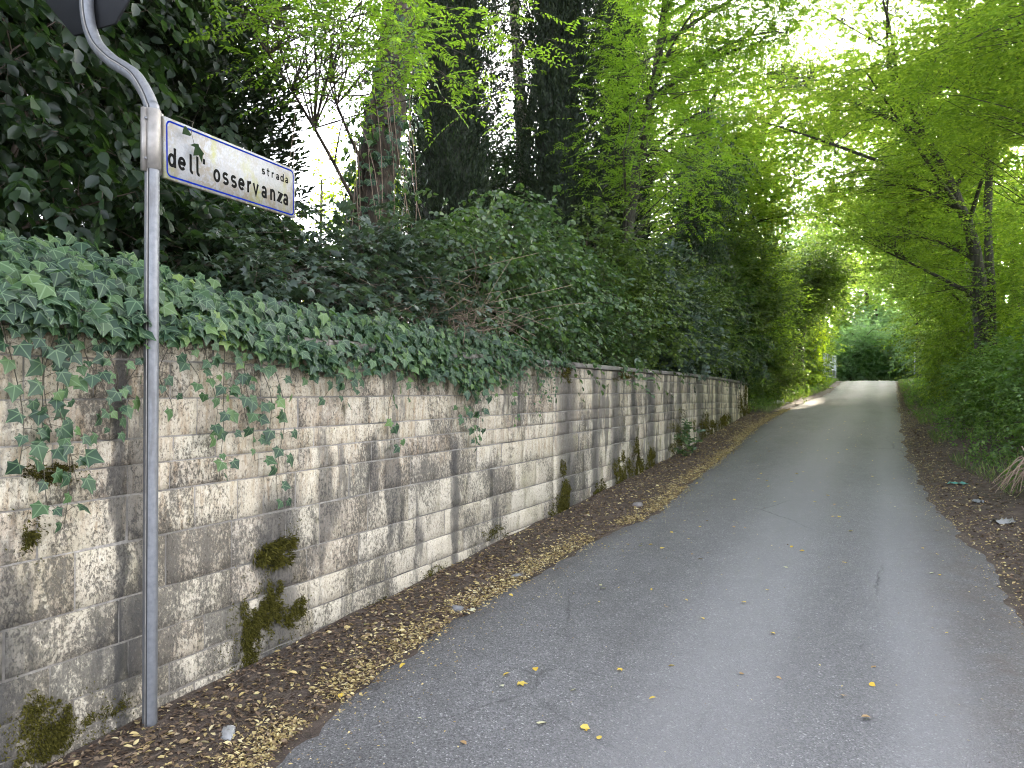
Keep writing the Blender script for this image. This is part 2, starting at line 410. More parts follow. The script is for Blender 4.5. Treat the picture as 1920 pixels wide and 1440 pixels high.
for yc_, wd_, zt_ in ((7.80, .34, 3), (8.72, .17, 3), (9.5, .22, 3), (10.3, .14, 3), (11.2, .26, 3), (13.0, .22, 3), (14.6, .3, 3), (16.4, .25, 3), (18.0, .3, 3), (3.36, .20, 1.12), (2.35, .045, 1.9), (1.84, .08, .8), (5.35, .08, 1.3)):  # run-off stains, and one narrow dark band just left of the pole
    s_n = dark_band(yc_, wd_, zt_); bands = s_n if bands is None else mth(t, 'MAXIMUM', bands, s_n)
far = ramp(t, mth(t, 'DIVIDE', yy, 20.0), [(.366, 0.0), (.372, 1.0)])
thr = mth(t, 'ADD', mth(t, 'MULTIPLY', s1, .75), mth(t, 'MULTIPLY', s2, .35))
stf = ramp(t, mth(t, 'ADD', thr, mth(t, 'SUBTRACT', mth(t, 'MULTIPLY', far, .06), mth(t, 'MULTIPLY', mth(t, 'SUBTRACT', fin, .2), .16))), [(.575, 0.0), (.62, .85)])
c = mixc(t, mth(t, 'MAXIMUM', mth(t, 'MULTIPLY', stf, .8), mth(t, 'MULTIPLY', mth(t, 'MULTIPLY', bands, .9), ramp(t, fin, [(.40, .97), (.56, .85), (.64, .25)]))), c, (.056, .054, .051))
# pores
pit = nd(t, 'ShaderNodeTexVoronoi', feature='F1'); pit.inputs['Scale'].default_value = 48; t.links.new(mapv(t, p, (1, 1.5, .55)), pit.inputs['Vector'])
pm = mth(t, 'MULTIPLY', ramp(t, pit.outputs['Distance'], [(.0, 1.0), (.22, 0.0)]), ramp(t, mid, [(.45, 0.0), (.6, 1.0)]))
c = mixc(t, mth(t, 'MULTIPLY', pm, .8), c, (.05, .04, .03))
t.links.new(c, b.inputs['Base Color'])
b.inputs['Roughness'].default_value = .9; b.inputs['Specular IOR Level'].default_value = .25
h = mth(t, 'SUBTRACT', mth(t, 'ADD', mth(t, 'MULTIPLY', fl, .8), mth(t, 'MULTIPLY', mid, 1.2)), mth(t, 'ADD', mth(t, 'MULTIPLY', pm, .8), mth(t, 'MULTIPLY', lich, .25)))
bump(t, b, h, .9, .012)
M['stone'] = m
m, t, b = nodes('mortar')
p = posn(t); f = noise(t, p, 30, 6, .7); f2 = noise(t, p, 2.5, 4)
c = ramp(t, f, [(.3, (.16, .145, .12)), (.7, (.36, .33, .28))])
t.links.new(mixc(t, ramp(t, f2, [(.42, 0.0), (.65, .8)]), c, (.07, .064, .055)), b.inputs['Base Color'])
b.inputs['Roughness'].default_value = .95; bump(t, b, f, .8, .01)
M['mortar'] = m
M['coping'] = simple('coping_stone', (.17, .155, .13), .9, var=.6, scale=9, bmp=.5)
M['moss'] = leaf_mat('moss', [(0, (.030, .028, .008)), (.5, (.070, .064, .012)), (1, (.14, .125, .025))], (1.6, 1.6, .6), .2, .8, .1)

# ------------------------------------------------------------------ terrain
PY = [-80, -10, 0, 1.8, 2.43, 3.52, 7.45, 12.15, 20.4, 35, 47, 52, 60, 75, 120, 900]
PZ = [-2.6, -.4, -.02, .04, .06, .10, .28, .47, .96, 1.60, 2.14, 2.20, 2.08, 1.5, .5, .5]
_ys = np.arange(-80, 900, .25); _zs = np.interp(_ys, PY, PZ)
_k = np.exp(-.5 * (np.arange(-12, 13) / 4.0) ** 2); _k /= _k.sum()
_zs = np.convolve(np.pad(_zs, 12, mode='edge'), _k, 'valid')
def prof(y): return np.interp(y, _ys, _zs)
def hash_noise(x, y, s=1.0, seed=0):
    """cheap smooth value noise"""
    x = np.asarray(x) * s + seed * 17.3; y = np.asarray(y) * s + seed * 5.1
    xi, yi = np.floor(x), np.floor(y); xf, yf = x - xi, y - yi
    u, v = xf * xf * (3 - 2 * xf), yf * yf * (3 - 2 * yf)
    def h(a, b): return np.modf(np.abs(np.sin(a * 127.1 + b * 311.7) * 43758.5453))[0]
    return (h(xi, yi) * (1 - u) + h(xi + 1, yi) * u) * (1 - v) + (h(xi, yi + 1) * (1 - u) + h(xi + 1, yi + 1) * u) * v
def road_l(y): return np.interp(y, [-20, 0, 2.4, 2.9, 3.6, 4.3, 5.6, 6.8, 8.1, 11.5, 17.8, 25.8, 34, 49, 60], [-2.6, -2.35, -2.32, -2.39, -2.49, -2.48, -2.46, -2.35, -2.18, -2.30, -2.46, -2.26, -1.8, -1.9, -2.0])
def road_r(y): return np.interp(y, [-20, 0, 3, 4.5, 5.6, 7.2, 8.1, 9.2, 10.1, 12, 14, 19, 30, 49, 60], [6, 3.0, 1.6, 1.0, .84, .80, .69, .58, .56, .48, .44, .48, .6, .9, 1.0])
WALL_Y1 = 20.6
def terrain(x, y):
    x = np.asarray(x, float); y = np.asarray(y, float)
    z = prof(y) - .012
    l, r = road_l(y), road_r(y)
    # left verge: a little mound of soil; behind the wall the filled bank
    dl = np.clip(l - x, 0, None)
    bank = np.maximum(1.83, prof(y) + .55) + .10 * np.clip(-3.3 - x, 0, 3) + .06 * hash_noise(x, y, 1.1, 2)
    slope = z + .035 * np.clip(dl / .3, 0, 1) + np.clip((dl - .8) * .35, 0, .9)
    verge = z + .035 * np.clip(dl / .3, 0, 1) + .03 * hash_noise(x, y, 2.7, 1) * np.clip(dl / .2, 0, 1)
    behind = np.where(y < WALL_Y1 + .1, bank, slope + np.clip(1 - (y - WALL_Y1) / 1.5, 0, 1) * np.clip((-3.3 - x) / .6, 0, 1) * np.clip(bank - slope, 0, None))
    zl = np.where(x < -3.26, behind, np.where(y < WALL_Y1 + .1, verge, slope))
    # right verge
    dr = np.clip(x - r, 0, None)
    zr = z + .03 * np.clip(dr / .25, 0, 1) + np.clip((dr - .5) * .28, 0, .75) + .035 * hash_noise(x, y, 2.3, 4) * np.clip(dr / .3, 0, 1)
    zz = np.where(x < l, zl, np.where(x > r, zr, z))
    far = np.clip((np.abs(x) - 14) / 40, 0, 1)
    return zz * (1 - far) + far * (np.minimum(zz, .4))

gx = np.unique(np.concatenate([np.linspace(-600, -60, 8), np.linspace(-60, -8, 14), np.arange(-8, -3.3, .35), [-3.27, -3.25], np.arange(-3.2, -1.6, .06), np.arange(-1.6, .4, .4), np.arange(.4, 3.2, .07), np.arange(3.2, 10, .5), np.linspace(10, 60, 12), np.linspace(60, 600, 8)]))
gy = np.unique(np.concatenate([np.linspace(-80, -4, 16), np.arange(-4, 14, .12), np.arange(14, 30, .3), np.arange(30, 70, .8), np.linspace(70, 900, 20)]))
X, Y = np.meshgrid(gx, gy, indexing='ij')
Zt = terrain(X, Y)
nx, ny = X.shape
idx = np.arange(nx * ny).reshape(nx, ny)
Q = np.stack([idx[:-1, :-1], idx[1:, :-1], idx[1:, 1:], idx[:-1, 1:]], -1).reshape(-1, 4)
tag(link('ground', mesh('ground', np.stack([X, Y, Zt], -1), Q, smooth=True), M['soil']), kind='structure')

ry = np.unique(np.concatenate([np.arange(-20, 14, .06), np.arange(14, 64, .2)]))
ru = np.linspace(0, 1, 15)
el = road_l(ry) + .10 * (hash_noise(ry, ry * 0, 1.4, 3) - .5) + .09 * (hash_noise(ry, ry * 0, 5, 5) - .5) + .05 * (hash_noise(ry, ry * 0, 13, 8) - .5)
er = road_r(ry) + .13 * (hash_noise(ry, ry * 0 + 4, 1.2, 6) - .5) + .10 * (hash_noise(ry, ry * 0 + 4, 4.5, 7) - .5) + .05 * (hash_noise(ry, ry * 0 + 4, 13, 9) - .5)
RX = el[:, None] * (1 - ru) + er[:, None] * ru
RY = np.repeat(ry[:, None], len(ru), 1)
RZ = prof(RY) + .012 + .035 * (1 - (2 * ru - 1) ** 2)[None, :] * np.ones_like(RX) * .6
RZ[:, 0] -= .03; RZ[:, -1] -= .03
ridx = np.arange(RX.size).reshape(RX.shape)
Q = np.stack([ridx[:-1, :-1], ridx[:-1, 1:], ridx[1:, 1:], ridx[1:, :-1]], -1).reshape(-1, 4)
tag(link('road', mesh('road', np.stack([RX, RY, RZ], -1), Q, smooth=True), M['asphalt']), kind='structure')
def road_z(x, y):
    l, r = road_l(y), road_r(y); u = np.clip((x - l) / (r - l), 0, 1)
    return prof(y) + .012 + .021 * (1 - (2 * u - 1) ** 2)
def ground_z(x, y):
    x = np.asarray(x, float); y = np.asarray(y, float)
    on = (x > road_l(y)) & (x < road_r(y))
    return np.where(on, np.maximum(road_z(x, y), terrain(x, y)), terrain(x, y))

# ------------------------------------------------------------------ the stone wall
WX = -3.06
def sag(y): return .11 * np.clip((np.asarray(y, float) - 12) / 8.6, 0, None) ** 2
wall = empty('stone_wall', (WX, 2.0, 0.05))
tag(wall, 'long weathered travertine block retaining wall with coping along the road', 'wall')
def into(o, root):
    """world-built mesh parented under a root that stands elsewhere"""
    o.parent = root; o.matrix_parent_inverse = Matrix.Translation(root.location).inverted(); return o
Y0W = .2
ysw = np.concatenate([np.arange(Y0W, WALL_Y1, .6), [WALL_Y1 - .02]])
n = len(ysw)
core = []
for y in ysw:
    zt = 1.855 - float(sag(y)); core += [(WX - .0050, y, -.4), (WX - .0050, y, zt), (WX - .36, y, zt), (WX - .36, y, -.4)]
F = [[0, 1, 2, 3]]
for i in range(n - 1):
    for k in range(4):
        a = i * 4; F.append([a + k, a + 4 + k, a + 4 + (k + 1) % 4, a + (k + 1) % 4])
F.append([(n - 1) * 4 + k for k in (3, 2, 1, 0)])
into(link('mortar_core', mesh('mortar_core', core, F), M['mortar']), wall)

J = [1.86, 1.7415, 1.565, 1.383, 1.263, 1.13, .92, .672, .474, .30, .16, -.02, -.2]
_yaw = R(25.5)
def wall_y(px):
    a = (px - 960) / 1442; dx = a * math.cos(_yaw) - math.sin(_yaw); dy = a * math.sin(_yaw) + math.cos(_yaw)
    return WX / dx * dy
# upright joints seen on the wall, as distances along it (metres)
SEEN = {1: [1.92, 2.10, 2.22, 2.62, 3.22, 3.90, 4.5], 2: [2.0, 2.39, 2.78, 3.25, 3.52, 3.95, 4.2, 4.75, 5.3],
        3: [1.83, 2.04, 2.20, 2.64, 2.90, 3.66, 4.07, 4.78, 5.22, 5.75, 6.3], 4: [2.11, 2.39, 2.62, 3.20, 3.53, 3.89, 4.24, 4.56, 5.28, 6.05, 6.35],
        5: [1.98, 2.39, 2.77, 3.05, 3.24, 3.50, 4.0, 4.22, 4.72, 5.73, 6.21, 6.67], 6: [1.75, 2.14, 2.60, 3.01, 3.42, 3.71, 4.20, 4.68, 5.12, 5.56, 6.02, 6.50, 6.98],
        7: [1.85, 2.35, 3.0, 3.6, 4.1, 4.75, 5.2, 5.8, 6.4]}
blocks = []
JT = 7.42
for r in range(len(J) - 1):
    zt, zb = J[r], J[r + 1]
    cuts = [Y0W]
    seen = SEEN.get(r, [])
    y = Y0W
    while True:
        y += random.uniform(.26, .62) * (1.15 if zt - zb > .2 else 1)
        if seen and y > seen[0] - .12: break
        if y > JT - .2: break
        cuts.append(y)
    cuts += seen
    y = cuts[-1]
    while y < JT - .75:
        y += random.uniform(.28, .6); cuts.append(y)
    if JT - cuts[-1] < .16: cuts.pop()
    cuts.append(JT); y = JT
    while y < WALL_Y1 - .75:
        y += random.uniform(.30, .62) * (1.2 if zt - zb > .2 else 1); cuts.append(y)
    cuts.append(WALL_Y1)
    for ya, yb in zip(cuts, cuts[1:]):
        if zt < prof((ya + yb) / 2) - .03: continue
        blocks.append((ya, yb, zb, zt))
def block_geo(ya, yb, zb, zt):
    """one ashlar: chamfered edge ring, uneven face"""
    jt = random.uniform(.002, .0045)
    ya += jt; yb -= jt; zb += jt; zt -= jt
    nu, nv = 5, 4
    ch = random.uniform(.003, .007)
    ox = random.uniform(-.001, .004)
    tilt = random.uniform(-.003, .003); tz = random.uniform(-.002, .002)
    us = np.linspace(ya + ch, yb - ch, nu); v_ = np.linspace(zb + ch, zt - ch, nv)
    U, W = np.meshgrid(us, v_, indexing='ij')
    D = WX + ox + tilt * (U - (ya + yb) / 2) / (yb - ya) * 2 + tz * (W - (zb + zt) / 2) / (zt - zb) * 2 + rng.normal(0, .0012, U.shape)
    Uj, Wj = U.copy(), W.copy()
    Uj[0] += rng.normal(0, .0025, nv); Uj[-1] += rng.normal(0, .0025, nv); Wj[:, 0] += rng.normal(0, .0025, nu); Wj[:, -1] += rng.normal(0, .0025, nu)
    inner = np.stack([D, Uj, Wj - sag(Uj)], -1).reshape(-1, 3)
    id_ = np.arange(nu * nv).reshape(nu, nv)
    Fq = [list(q) for q in np.stack([id_[:-1, :-1], id_[1:, :-1], id_[1:, 1:], id_[:-1, 1:]], -1).reshape(-1, 4)]
    ring = list(id_[:, 0]) + list(id_[-1, 1:]) + list(id_[-2::-1, -1]) + list(id_[0, -2:0:-1])
    V = list(map(tuple, inner)); b0 = len(V)
    cy_, cz_ = (ya + yb) / 2, (zb + zt) / 2
    for i in ring:
        x, y, z = V[i]
        yo = ya if i in id_[0] else yb if i in id_[-1] else y
        zo = zb - float(sag(y)) if i in id_[:, 0] else zt - float(sag(y)) if i in id_[:, -1] else z
        V.append((WX - .0065, yo, zo))
    m_ = len(ring)
    for k in range(m_):
        Fq.append([ring[k], b0 + k, b0 + (k + 1) % m_, ring[(k + 1) % m_]])
    return V, Fq
def seen_size(bk):
    ya, yb, zb, zt = bk
    yc = (ya + yb) / 2; dep = .4305 * 3.06 + .9026 * yc
    a = abs(wall_px(yb) - wall_px(ya)) * (zt - max(zb, float(prof(yc)))) / dep
    return a if wall_px(yb) > -30 else 0
def wall_px(y):
    rt = WX * math.cos(_yaw) + y * math.sin(_yaw); dp = -WX * math.sin(_yaw) + y * math.cos(_yaw)
    return 960 + 1442 * rt / dp
blocks.sort(key=seen_size, reverse=True)
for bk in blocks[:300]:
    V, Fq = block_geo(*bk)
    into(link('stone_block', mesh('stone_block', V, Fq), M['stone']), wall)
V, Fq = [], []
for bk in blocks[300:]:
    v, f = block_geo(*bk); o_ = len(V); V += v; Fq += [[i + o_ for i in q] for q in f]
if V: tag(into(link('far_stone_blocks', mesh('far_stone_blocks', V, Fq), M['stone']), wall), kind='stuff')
# end face blocks of the wall
for r in range(5):
    zt, zb = J[r] - float(sag(WALL_Y1)) - .006, J[r + 1] - float(sag(WALL_Y1)) + .006
    V = [(WX - .01, WALL_Y1 - .03, zb), (WX - .35, WALL_Y1 - .03, zb), (WX - .35, WALL_Y1 - .03, zt), (WX - .01, WALL_Y1 - .03, zt)]
    V += [(x, y + .035, z) for x, y, z in V]
    into(link('end_block', mesh('end_block', V, [[4, 5, 6, 7], [0, 1, 5, 4], [1, 2, 6, 5], [2, 3, 7, 6], [3, 0, 4, 7]]), M['stone']), wall)
# coping slabs
y = Y0W
while y < WALL_Y1:
    y2 = min(y + random.uniform(.85, 1.15), WALL_Y1 + .03)
    if WALL_Y1 - y2 < .4: y2 = WALL_Y1 + .03
    a, b_ = y + .004, y2 - .004
    x0, x1 = WX + .045 + random.uniform(-.006, .006), WX - .40
    V = []
    for yy_ in (a, (a + b_) / 2, b_):
        s_ = float(sag(yy_)); dz = random.uniform(-.004, .004)
        V += [(x0 - .006, yy_, 1.862 - s_), (x0, yy_, 1.870 - s_), (x0, yy_, 1.903 - s_ + dz), (x0 - .012, yy_, 1.915 - s_ + dz), (x1, yy_, 1.915 - s_), (x1, yy_, 1.862 - s_)]
    F = [[5, 4, 3, 2, 1, 0], [12, 13, 14, 15, 16, 17]]
    for i in (0, 6):
        for k in range(6): F.append([i + k, i + (k + 1) % 6, i + 6 + (k + 1) % 6, i + 6 + k])
    into(link('coping_slab', mesh('coping_slab', V, F), M['coping']), wall)
    y = y2
# moss cushions on the stone: thousands of tiny shoots on each
def moss(yc, zc, wy, wz, n, ln=.020, hang=.5, thick=.010, lobes=16, part=wall):
    g = Geo()
    cs = [(yc + random.gauss(0, .26) * wy, zc + random.gauss(0, .26) * wz, random.uniform(.12, .34) * wy, random.uniform(.14, .36) * wz) for _ in range(lobes)]
    k = rng.integers(0, lobes, n)
    C = np.array(cs)[k]
    rr = np.sqrt(rng.uniform(0, 1, n)); th = rng.uniform(0, 2 * math.pi, n)
    yy_ = C[:, 0] + C[:, 2] * rr * np.cos(th) * .9; z_ = C[:, 1] + C[:, 3] * rr * np.sin(th) * .9
    nz_ = .5 * hash_noise(yy_, z_, 14, 9) + .3 * hash_noise(yy_, z_ * .6, 38, 4) + .2 * hash_noise(yy_, z_, 90, 6)
    keep = nz_ > .26 + .34 * rr ** 2
    yy_, z_, rr = yy_[keep], z_[keep], rr[keep]; n = len(yy_)
    pos = np.stack([WX + .002 + thick * (1 - rr ** 2) * rng.uniform(.2, 1, n), yy_, z_ - sag(yy_)], -1)
    d = np.stack([rng.uniform(.2, 1, n), rng.normal(0, .45, n), -hang + rng.normal(0, .45, n)], -1)
    leaves(g, pos, d, rng.normal(0, 1, (n, 3)), ln * rng.uniform(.5, 1.3, n), ln * .28, NEEDLE)
    k2 = int(len(pos) * .7)
    y2 = yc + rng.normal(0, .48, k2) * wy; z2 = zc + rng.normal(-.12, .5, k2) * wz
    kk = .6 * hash_noise(y2, z2, 11, 3) + .4 * hash_noise(y2, z2, 45, 5) > .55
    y2, z2 = y2[kk], z2[kk]; k2 = len(y2)
    if k2:
        leaves(g, np.stack([np.full(k2, WX + .003), y2, z2 - sag(y2)], -1), np.stack([rng.uniform(.1, .5, k2), rng.normal(0, .6, k2), rng.normal(-.5, .5, k2)], -1), np.stack([np.ones(k2), rng.normal(0, .6, k2), rng.normal(0, .6, k2)], -1), .011 * rng.uniform(.5, 1.4, k2), .006, NEEDLE)
    o = into(link('moss_patch', g.mesh('moss_patch'), M['moss']), part)
    tag(o, kind='stuff')
for a in [(3.34, .72, .26, .15, 2600, .035, .35, .035), (3.30, .40, .16, .22, 2200, .024), (3.12, .28, .18, .30, 2600, .024), (3.48, .32, .18, .12, 1400, .022),
          (1.95, 1.03, .07, .10, 500, .02), (2.03, 1.27, .15, .05, 900, .022, .1), (2.06, .18, .26, .16, 2600, .018), (1.92, .24, .2, .22, 1500, .018), (2.0, .33, .12, .05, 500, .016), (2.33, .20, .10, .06, 300),
          (7.68, .42, .50, .50, 4200, .030, .9), (9.75, .52, .55, .60, 4200, .030, .9), (10.5, .54, .55, .52, 3000, .030, .9), (11.1, .56, .6, .52, 2600, .030, .9), (8.8, .38, .7, .22, 1600, .028), (6.05, .36, .35, .12, 700, .022, .2),
          (12.9, .72, 1.3, .5, 2600, .034, .9), (15.2, .86, 1.5, .5, 2600, .036, .9), (17.4, .97, 1.9, .5, 2600, .038, .9), (20.0, 1.25, 1.4, .85, 4200, .038, .9),
          (7.78, 1.80, .34, .12, 1000, .024, .9), (9.9, 1.82, .8, .10, 1200, .024, .6), (5.0, .22, .3, .08, 500), (4.3, .17, .3, .06, 300)]:
    moss(*a)

# ------------------------------------------------------------------ the sign post
PX, PYY, PZZ = -2.962, 2.43, .05
m, t, b = nodes('galvanised_steel')
p = posn(t); f = noise(t, p, 40, 5, .6); f2 = noise(t, mapv(t, p, (1, 1, .12)), 22, 5, .65)
c = ramp(t, f, [(.3, (.13, .136, .142)), (.7, (.19, .195, .20))])
c = mixc(t, ramp(t, f2, [(.5, 0.0), (.72, .65)]), c, (.10, .092, .08))
t.links.new(c, b.inputs['Base Color']); b.inputs['Metallic'].default_value = .45
t.links.new(ramp(t, f2, [(.3, .42), (.7, .62)]), b.inputs['Roughness']); bump(t, b, f, .12, .003)
M['steel'] = m
M['steel_worn'] = simple('worn_clamp_steel', (.24, .225, .20), .48, .45, .45, 30, .1)
M['seam'] = simple('pole_groove', (.03, .03, .028), .8)
M['signback'] = simple('grey_sign_back', (.020, .022, .025), .7, .1, .35, 12, .1)
post = empty('street_sign_post', (PX, PYY, PZZ))
tag(post, 'bent grey steel pole carrying a white street name plate, standing against the wall', 'sign post')
path = [(PX, PYY, .0), (PX, PYY, 1.0), (PX, PYY, 2.0), (PX, PYY, 2.78), (PX - .012, PYY, 2.90), (PX - .10, PYY, 3.03), (PX - .19, PYY, 3.095), (PX - .28, PYY, 3.152), (PX - .388, PYY, 3.255), (PX - .446, PYY, 3.40), (PX - .452, PYY, 3.62), (PX - .452, PYY, 4.0), (PX - .452, PYY, 4.6)]
cp = catmull(path, 7)
def pole_tube(g, P, r, k):
    P = np.asarray(P); T = unit(np.gradient(P, axis=0)); A = np.tile([0, 1.0, 0], (len(P), 1)); B = np.cross(T, A)
    th = np.arange(k) / k * 2 * math.pi
    V = (P[:, None] + r * (np.cos(th)[None, :, None] * A[:, None] + np.sin(th)[None, :, None] * B[:, None])).reshape(-1, 3)
    n = len(P); i = np.arange(n - 1)[:, None] * k; j = np.arange(k)[None]; j2 = (j + 1) % k
    g.add(V, np.stack([i + j, i + j2, i + k + j2, i + k + j], -1).reshape(-1, 4)); return T, A, B
g = Geo(); Tn, An, Bn = pole_tube(g, cp, .0315, 28)
into(link('pole', g.mesh('pole', True), M['steel']), post)
# anti-twist groove: a dark channel with a raised lip along the pole's left side
def strip(name, ang, hw, lift, mat):
    a0, a1 = ang - hw, ang + hw
    V = []
    for a in (a0, a1):
        V.append(cp + (.0315 + lift) * (math.cos(a) * An + math.sin(a) * Bn))
    V.append(cp + .030 * (math.cos(a1) * An + math.sin(a1) * Bn)); V.append(cp + .030 * (math.cos(a0) * An + math.sin(a0) * Bn))
    V = np.stack(V, 1).reshape(-1, 3); n = len(cp)
    i = np.arange(n - 1)[:, None] * 4; j = np.arange(4)[None]; j2 = (j + 1) % 4
    F = np.stack([i + j, i + 4 + j, i + 4 + j2, i + j2], -1).reshape(-1, 4)
    into(link(name, mesh(name, V, F), mat), post)
# direction of angle 0 is +Y; find the side that shows at the pole's left edge from the road
strip('groove', math.pi + .42, .085, .0008, M['seam'])
strip('groove_lip', math.pi + .20, .10, .0014, M['steel_worn'])
# clamp that carries the name plate
g = Geo()
for r_, z0, z1 in ((.0365, 2.598, 2.872),):
    th = np.arange(28) / 28 * 2 * math.pi
    rows = []
    for rr, zz_ in ((.0318, z0), (r_, z0 + .002), (r_, z1 - .002), (.0318, z1)):
        rows.append(np.stack([PX + rr * np.cos(th), PYY + rr * np.sin(th), np.full(28, zz_)], -1))
    V = np.concatenate(rows); i = np.arange(3)[:, None] * 28; j = np.arange(28)[None]; j2 = (j + 1) % 28
    g.add(V, np.stack([i + j, i + j2, i + 28 + j2, i + 28 + j], -1).reshape(-1, 4))
into(link('clamp', g.mesh('clamp', True), M['steel_worn']), post)
def boxv(x0, x1, y0, y1, z0, z1):
    V = [(x, y, z) for z in (z0, z1) for y in (y0, y1) for x in (x0, x1)]
    return V, [[0, 2, 3, 1], [4, 5, 7, 6], [0, 1, 5, 4], [2, 6, 7, 3], [0, 4, 6, 2], [1, 3, 7, 5]]
for nm, y0, y1 in (('clamp_flange', PYY + .034, PYY + .052), ('clamp_flange', PYY - .055, PYY - .033)):
    V, F = boxv(PX - .008, PX + .010, y0, y1, 2.585, 2.868)
    into(link(nm, mesh(nm, V, F), M['steel_worn']), post)
for z_ in (2.64, 2.82):
    g = Geo(); tube(g, [(PX + .008, PYY - .044, z_), (PX + .016, PYY - .044, z_)], .007, 6)
    into(link('bolt', g.mesh('bolt'), M['steel']), post)
# name plate, local u along it, v up, w out of its face
PL, PH = .972, .281
pu = Vector((-.087, .966, .018)).normalized(); pw = Vector((pu.y, -pu.x, 0)).normalized(); pvv = pw.cross(pu).normalized()
if pvv.z < 0: pvv = -pvv
pO = Vector((-2.937, 2.477, 2.573))
def plate_pt(u, v, w_): return pO + pu * u + pvv * v + pw * w_
m, t, b = nodes('name_plate_enamel')
p = posn(t); f = noise(t, p, 26, 7, .75, .6); f2 = noise(t, p, 3.2, 4, .6); f3 = noise(t, mapv(t, p, (1, 1, .45), (3, 1, 7)), 5.5, 5, .65); f4 = noise(t, p, 90, 4, .7)
c = ramp(t, f4, [(.3, (.29, .295, .29)), (.7, (.39, .39, .37))])
dirt = mth(t, 'MULTIPLY', ramp(t, f, [(.44, 0.0), (.54, .85)]), ramp(t, f2, [(.40, 0.15), (.55, 1.0)]))
c = mixc(t, dirt, c, (.26, .22, .15))
c = mixc(t, mth(t, 'MULTIPLY', ramp(t, f3, [(.53, 0.0), (.66, .75)]), ramp(t, f, [(.36, .35), (.55, .9)])), c, (.33, .34, .08))
t.links.new(c, b.inputs['Base Color']); b.inputs['Roughness'].default_value = .75; b.inputs['Specular IOR Level'].default_value = .12
M['plate'] = m
M['plate_edge'] = simple('plate_edge', (.55, .52, .42), .5, .2, .3, 40)
def lettermat(name, col, worn):
    m, t, b = nodes(name)
    f = noise(t, posn(t), 60, 6, .75)
    t.links.new(mixc(t, ramp(t, f, [(.58, 0.0), (.75, .35)]), col, worn), b.inputs['Base Color']); b.inputs['Roughness'].default_value = .8; b.inputs['Specular IOR Level'].default_value = .05
    return m
M['ink'] = lettermat('black_letter', (.007, .007, .006), (.05, .045, .03))
M['blue'] = lettermat('blue_border', (.002, .016, .19), (.01, .05, .20))
def prism2d(outline, w0, w1):
    n = len(outline)
    V = [tuple(plate_pt(u, v, w0)) for u, v in outline] + [tuple(plate_pt(u, v, w1)) for u, v in outline]
    F = [list(range(n))[::-1], list(range(n, 2 * n))] + [[i, (i + 1) % n, n + (i + 1) % n, n + i] for i in range(n)]
    return V, F
V, F = prism2d([(0, 0), (PL, 0), (PL, PH), (0, PH)], -.018, 0)
plate = into(link('name_plate', mesh('name_plate', V, F), M['plate']), post)
def rrect(i, r, n=6):
    o = []
    for cx, cy_, a0 in ((PL - i - r, i + r, -90), (PL - i - r, PH - i - r, 0), (i + r, PH - i - r, 90), (i + r, i + r, 180)):
        for k in range(n + 1):
            a = R(a0 + 90 * k / n); o.append((cx + r * math.cos(a), cy_ + r * math.sin(a)))
    return o
o1, o2 = rrect(.0105, .028), rrect(.0190, .0195)
V = [tuple(plate_pt(u, v, .0006)) for u, v in o1 + o2]; n = len(o1)
def subpart(o, part):
    # part sits at the world origin of the post's frame, so only the parent's own matrix is undone
    o.parent = part; o.matrix_parent_inverse = Matrix.Identity(4); return o
border = subpart(link('border', mesh('border', V, [[i, (i + 1) % n, n + (i + 1) % n, n + i] for i in range(n)]), M['blue']), plate)
# letters: pen strokes in a cell w wide, x-height 1
def arc(cx, cy_, rx, ry, a0, a1, n=12):
    return [(cx + rx * math.cos(R(a0 + (a1 - a0) * k / n)), cy_ + ry * math.sin(R(a0 + (a1 - a0) * k / n))) for k in range(n + 1)]
AS = 1.46
GL = {'d': [arc(.42, .5, .32, .40, 0, 360, 20), [(.78, AS), (.78, 0)]],
      'e': [[(.14, .52), (.80, .52)] + arc(.46, .5, .34, .40, 4, 320, 18)],
      'l': [[(.26, AS), (.26, .25)] + arc(.50, .25, .24, .18, 180, 280, 6)],
      "'": [[(.3, AS), (.3, AS - .42)]],
      'o': [arc(.46, .5, .34, .41, 0, 360, 22)],
      's': [arc(.46, .70, .29, .21, 30, 270, 10)[:-1] + arc(.46, .30, .31, .21, 90, -150, 10)],
      'r': [[(.24, 0), (.24, .98)], arc(.60, .52, .36, .38, 170, 75, 6)],
      'v': [[(.12, .96), (.46, .04), (.80, .96)]],
      'a': [arc(.46, .66, .28, .25, 160, 0, 8) + [(.74, .4), (.74, 0)], arc(.44, .28, .28, .20, 0, 360, 14)],
      'n': [[(.20, 0), (.20, .98)], arc(.48, .58, .28, .32, 180, 0, 10) + [(.76, 0)]],
      'z': [[(.14, .90), (.76, .90), (.16, .10), (.80, .10)]],
      't': [[(.40, 1.38), (.40, .25)] + arc(.62, .25, .22, .17, 180, 280, 6), [(.12, .92), (.76, .92)]]}
